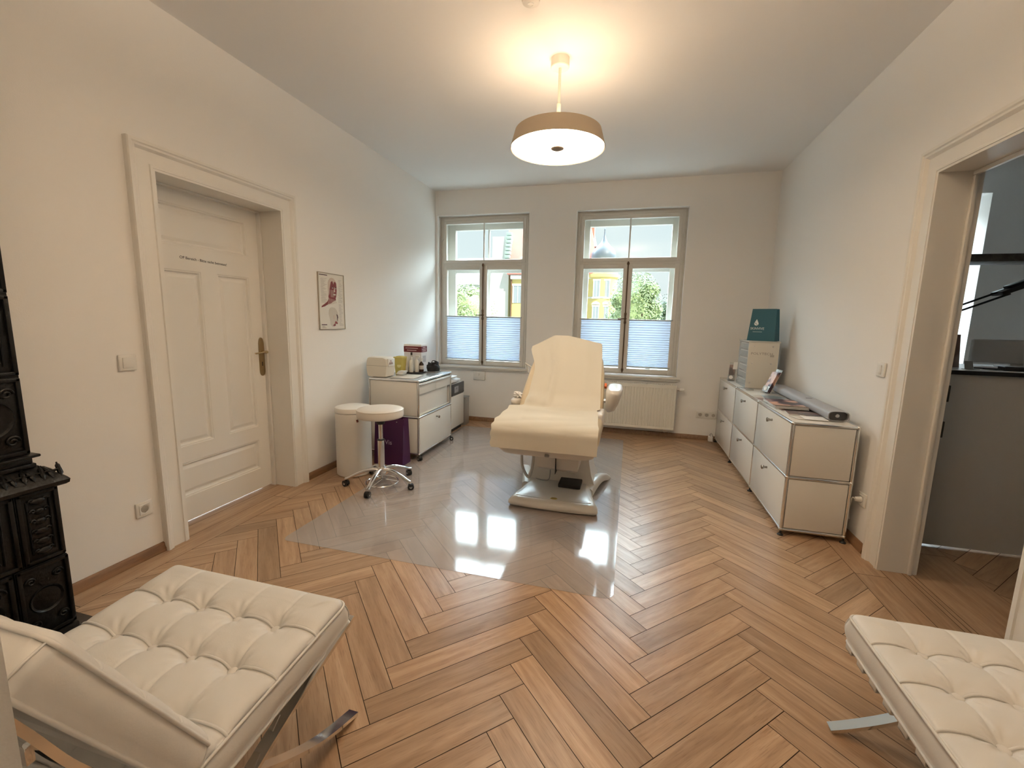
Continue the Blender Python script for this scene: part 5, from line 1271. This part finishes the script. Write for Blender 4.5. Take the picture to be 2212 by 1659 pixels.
# ------------------------------------------------------------------ the next room, seen through the doorway
t = thing('reception_desk', (2.4, 3.4, 0), 'high grey-white counter with black edge in the next room', 'counter')
MB().box(1.828, 3.60, 3.130, 3.150, .012, 1.079, .002).build('counter_front', mat('counter_white', (.62,.61,.58), .4), t)
MB().box(1.828, 1.848, 3.15, 3.70, .012, 1.079, .002).build('counter_side', mat('counter_white'), t)
MB().box(1.812, 3.62, 3.112, 3.72, 1.080, 1.104, .002).build('counter_top', mat('black_edge', (.02,.02,.022), .3), t)
MB().box(1.815, 3.617, 3.115, 3.717, 1.1042, 1.1062).build('counter_surface', mat('white_surface', (.72,.72,.72), .35), t)
ZT = 1.1065
t = thing('monitor', (2.35, 3.55, ZT), 'rounded grey-white screen back standing on the black-edged counter', 'monitor')
mb = MB(); mb.box(2.165, 2.66, 3.54, 3.565, ZT+.02, ZT+.175, .012, 4); mb.build('screen_back', mat('silver_back', (.60,.59,.57), .4), t)
mb = MB(); mb.box(2.33, 2.52, 3.48, 3.60, ZT, ZT+.008, .003); mb.box(2.39, 2.46, 3.555, 3.575, ZT+.005, ZT+.10, .003); mb.build('screen_stand', mat('silver_back'), t)
t = thing('sign_holder', (1.95, 3.22, ZT), 'small tilted clear card holder at the left end of the counter', 'card holder')
M = Matrix.Translation((1.955, 3.19, ZT)) @ Matrix.Rotation(-.3, 4, 'X'); mb = MB(); mb.box(-.020, .022, 0, .003, .001, .052, .001, 1, M); mb.box(-.020, .040, -.03, .02, -.0, .003, 0, 1, Matrix.Translation((1.955, 3.20, ZT))); mb.build('holder', mat('grey_clear', (.30,.31,.30), .2), t)
t = thing('photo_frame', (1.885, 3.26, ZT), 'narrow dark-edged upright picture on the counter beside the door jamb', 'picture')
M = Matrix.Translation((1.945, 3.30, ZT)) @ Matrix.Rotation(.15, 4, 'Z') @ Matrix.Rotation(-.12, 4, 'X')
MB().box(-.030, .030, 0, .010, .001, .205, .001, 1, M).build('picture_card', photo_mat('picture_print', (.22,.15,.12), (.40,.36,.33), 8), t); MB().box(-.040, -.028, -.003, .012, .001, .205, .001, 1, M).build('picture_edge', M_black, t)
t = thing('desk_phone', (2.25, 3.24, ZT), 'dark handset and pens lying on the counter top', 'telephone')
M = Matrix.Translation((2.20, 3.22, ZT)) @ Matrix.Rotation(-.15, 4, 'Z'); mb = MB(); mb.box(-.07, .12, -.035, .035, .001, .024, .006, 3, M); mb.build('handset', M_black, t)
mb = MB(); mb.cyl((2.05, 3.24, ZT+.006), (2.15, 3.215, ZT+.006), .0045, seg=8); mb.cyl((2.02, 3.26, ZT+.006), (2.13, 3.245, ZT+.005), .004, seg=8); mb.build('pen', M_black, t)
t = thing('desk_lamp', (1.75, 3.7, 1.4), 'black twin-arm lamp reaching across the next room', 'lamp')
mb = MB(); o_ = Vector((1.78, 3.55, 1.362)); e_ = Vector((2.33, 3.60, 1.605))
mb.cyl(o_, e_, .0065, seg=10); mb.cyl(o_+Vector((0, 0, -.035)), e_+Vector((.02, 0, -.03)), .0065, seg=10); mb.build('lamp_arm', M_black, t)
mb = MB(); mb.box(XR+WT, XR+WT+.03, 3.50, 3.60, 1.26, 1.42, .006); mb.cyl((XR+WT+.03, 3.55, 1.345), (1.79, 3.55, 1.345), .012, seg=10); mb.build('lamp_mount', M_black, t)
mb = MB(); M = Matrix.Translation((2.40, 3.60, 1.625)) @ Matrix.Rotation(-.42, 4, 'Y'); mb.box(-.13, .22, -.05, .05, -.012, .014, .004, 2, M); mb.box(-.07, .05, -.03, .03, .012, .03, .003, 2, M); mb.build('lamp_head', M_black, t)
t = thing('wall_shelf', (2.6, 3.45, 1.8), 'dark weathered wooden shelf board in the next room', 'shelf')
M_grey = woodmat('weathered_oak', (.07,.06,.05), (.12,.105,.09), (.18,.16,.14), .6, attr=False)
MB().box(XR+WT, 3.75, 3.50, 3.70, 1.768, 1.815, .003).build('shelf_board', M_grey, t)
mb = MB(); mb.box(3.70, 3.74, 3.55, 3.65, 1.106, 1.77); mb.build('shelf_post', mat('post_grey', (.3,.3,.3), .4), t)
# ------------------------------------------------------------------ outside
def leaves(name, label, cx_, cy_, z0, z1, r, n, col, seed, size=.22, cat='tree', trunk=True):
    t = thing(name, (cx_, cy_, -4.5), label, cat, 'trees across the street')
    rr_ = random.Random(seed); mb = MB(); bm = mb.bm
    blobs = [(Vector((cx_, cy_, (z0+z1)/2)), r, (z1-z0)/2)]
    for k in range(16):
        a = rr_.random()*2*PI; q = rr_.uniform(.45, .85); zz = rr_.uniform(-.8, .85)
        blobs.append((Vector((cx_+r*q*math.cos(a)*math.sqrt(1-zz*zz), cy_+r*q*math.sin(a)*math.sqrt(1-zz*zz), (z0+z1)/2+zz*(z1-z0)/2*.8)), r*.36, r*.34))
    for k in range(n):
        c, rx, rz_ = blobs[rr_.randrange(1, len(blobs))] if rr_.random() < .75 else blobs[0]
        d = Vector((rr_.gauss(0, 1), rr_.gauss(0, 1), rr_.gauss(0, 1))).normalized(); s_ = .80+.22*rr_.random()
        p = c+Vector((d.x*rx*s_, d.y*rx*s_, d.z*rz_*s_))
        nrm = (d+Vector((rr_.uniform(-.5, .5), rr_.uniform(-.5, .5), rr_.uniform(-.2, .8)))).normalized(); tt = nrm.orthogonal().normalized(); tt = Matrix.Rotation(rr_.random()*6.3, 3, nrm) @ tt; bb = nrm.cross(tt)
        L_ = size*(.6+.7*rr_.random()); bm.faces.new([bm.verts.new(p+tt*L_*a+bb*L_*b) for a, b in ((-.5, 0), (0, -.32), (.5, 0), (0, .32))])
    for c, rx, rz_ in blobs[1:]+[(blobs[0][0], r*.80, (z1-z0)/2*.84)]:
        bb = bmesh.new(); bmesh.ops.create_icosphere(bb, subdivisions=3, radius=1)
        for v in bb.verts: v.co = Vector((c.x+v.co.x*rx*.86*rr_.uniform(.85, 1.1), c.y+v.co.y*rx*.86*rr_.uniform(.85, 1.1), c.z+v.co.z*rz_*.86*rr_.uniform(.85, 1.1)))
        mb._add(bb)
    mb.build('crown', mat('leaf_'+name+str(seed), col, .6, vary=.35, vscale=1.5), t, recalc=False)
    mb = MB(); mb.cyl((cx_, cy_, -4.5), (cx_, cy_, (z0+z1)/2), .28, .14, 12)
    for k in range(5): a = k*1.3; mb.cyl((cx_, cy_, z0+.2), (cx_+r*.6*math.cos(a), cy_+r*.6*math.sin(a), z0+(z1-z0)*.6), .10, .04, 8)
    mb.build('trunk', mat('bark', (.10,.07,.05), .9), t)
leaves('street_tree', 'broad bright green tree filling the right window above the blinds', .10, 22, -1.5, 3.95, 1.35, 30000, (.26,.33,.14), 5, .095)
leaves('street_tree', 'smaller darker tree at the right edge of the right window', 2.05, 25.5, -1.5, 2.95, 1.15, 14000, (.12,.165,.10), 6, .10)
leaves('street_tree', 'light green tree in the left window behind the left casement', -8.2, 21, -1.5, 3.35, 1.75, 32000, (.28,.34,.14), 7, .10)
def facade():
    # corner house: long front facing the camera, its roof, gable and the onion turret
    t = thing('corner_house', (-5.3, 32, -4.5), 'yellow corner house with red roof and onion-domed turret outside', 'building')
    M_y = mat('yellow_render', (.74,.60,.24), .9); M_w = mat('white_stucco', (.74,.72,.66), .9); M_red = mat('red_roof_tile', (.50,.20,.16), .8, vary=.2, vscale=3); M_win = mat('window_dark', (.34,.38,.42), .3); M_sl = mat('slate_dome', (.13,.16,.20), .45); M_gr = mat('verdigris', (.36,.46,.42), .8)
    MB().box(-8.4, -2.6, 30.5, 40, -4.5, 4.3).build('yellow_wall', M_y, t)
    MB().box(-10.0, -8.75, 31, 40, -4.5, 7.2).build('gable_wall', M_w, t)
    mb = MB()
    for k in range(9): mb.box(-9.05+.02*k, -8.68+.02*k, 30.7, 31.1, 5.15+.26*k, 5.36+.26*k, .01)
    mb.build('gable_stepping', M_gr, t)
    MB().loft([[(-8.62, 30.1, 4.46), (-2.3, 30.1, 4.46), (-2.3, 36, 4.46), (-8.62, 36, 4.46)], [(-8.62, 30.1, 4.6), (-2.3, 30.1, 4.6), (-2.3, 36, 4.6), (-8.62, 36, 4.6)], [(-9.35, 33, 8.4), (-3.25, 33, 8.4), (-3.25, 36, 8.4), (-9.35, 36, 8.4)]]).build('roof', M_red, t)
    MB().box(-8.36, -2.6, 31.55, 31.66, 6.35, 6.46).build('snow_guard', mat('guard_dark', (.22,.10,.08), .7), t)
    MB().box(-8.4, -2.4, 30.2, 30.6, 4.15, 4.45, .03).build('cornice', M_w, t)
    # dormer
    mb = MB(); mb.box(-7.6, -6.6, 30.3, 33, 4.5, 5.6); mb.prism([(-7.75, 5.55), (-6.45, 5.55), (-7.1, 6.1)], 'y', 30.2, 33); mb.build('dormer', M_w, t)
    MB().box(-3.22, -2.95, 33, 33.6, 6, 8.75, .02).build('chimney', mat('chimney_brick', (.36,.17,.12), .9), t)
    # round turret at the corner
    cx_, cy_ = -2.06, 30.9
    MB().lathe([(1.0, -4.5), (1.0, 4.15), (1.14, 4.25), (1.14, 4.45), (1.0, 4.5), (.98, 5.15), (1.08, 5.25), (1.08, 5.4), (0, 5.4)], (cx_, cy_, 0), 12).build('turret', M_y, t)
    MB().lathe([(.80, 5.38), (.80, 5.55), (.83, 5.7), (.78, 5.95), (.62, 6.2), (.40, 6.42), (.22, 6.62), (.11, 6.85), (.055, 7.1), (.03, 7.4), (.06, 7.45), (.02, 7.5), (0, 7.75)], (cx_, cy_, 0), 12).build('onion_dome', M_sl, t)
    n = 0
    for (x, yf) in ((-2.35, 29.95), (-1.72, 30.0)):
        for z in (-2.4, 1.85, 3.55):
            w = MB().box(x-.17, x+.17, yf-.03, yf+.05, z-.62, z+.45).build('house_window', M_win, t)
            mb = MB(); mb.box(x-.26, x+.26, yf-.05, yf+.02, z+.45, z+.56); mb.box(x-.23, x-.17, yf-.05, yf+.02, z-.62, z+.46); mb.box(x+.17, x+.23, yf-.05, yf+.02, z-.62, z+.46); mb.box(x-.28, x+.28, yf-.06, yf+.02, z-.72, z-.62)
            (mb.prism([(x-.30, z+.60), (x+.30, z+.60), (x+.20, z+.74), (x, z+.82), (x-.20, z+.74)], 'y', yf-.06, yf+.02) if z < 3 else None); mb.box(x-.015, x+.015, yf-.04, yf, z-.6, z+.44); mb.build('window_surround', M_w, w)
    MB().lathe([(1.02, 2.85), (1.05, 2.88), (1.05, 2.94), (1.02, 2.97), (1.02, 2.85)], (cx_, cy_, 0), 12).build('string_course', M_w, t)
    for x in (-7.9, -6.6, -5.3, -4.0):
        for z in (-2.4, .55, 3.2):
            w = MB().box(x-.30, x+.30, 30.46, 30.55, z-.7, z+.5).build('house_window', M_win, t)
            mb = MB(); mb.box(x-.42, x+.42, 30.42, 30.5, z+.5, z+.65); mb.box(x-.38, x-.30, 30.42, 30.5, z-.7, z+.5); mb.box(x+.30, x+.38, 30.42, 30.5, z-.7, z+.5); mb.box(x-.02, x+.02, 30.44, 30.5, z-.7, z+.5); mb.build('window_surround', M_w, w)
    mb = MB(); mb.cyl((-8.36, 30.4, -4.5), (-8.36, 30.4, 4.3), .05, seg=8); mb.build('drainpipe', mat('drain_brown', (.20,.10,.05), .6), t)
facade()
t = thing('terrace_house', (-13, 36, -4.5), 'pale distant house above the tree in the left window', 'building')
MB().box(-16, -10.3, 36, 44, -4.5, 4.2).build('house_wall', mat('pale_render', (.60,.58,.54), .9), t)
MB().prism([(35.6, 4.2), (44.4, 4.2), (40, 7.0)], 'x', -16.3, -10.0).build('house_roof', mat('pale_roof', (.42,.40,.38), .9), t)
MB().box(-40, 40, YB+.46, 90, -4.7, -4.5).build('street', mat('asphalt', (.14,.14,.14), .9)); structure(bpy.data.objects['street'])
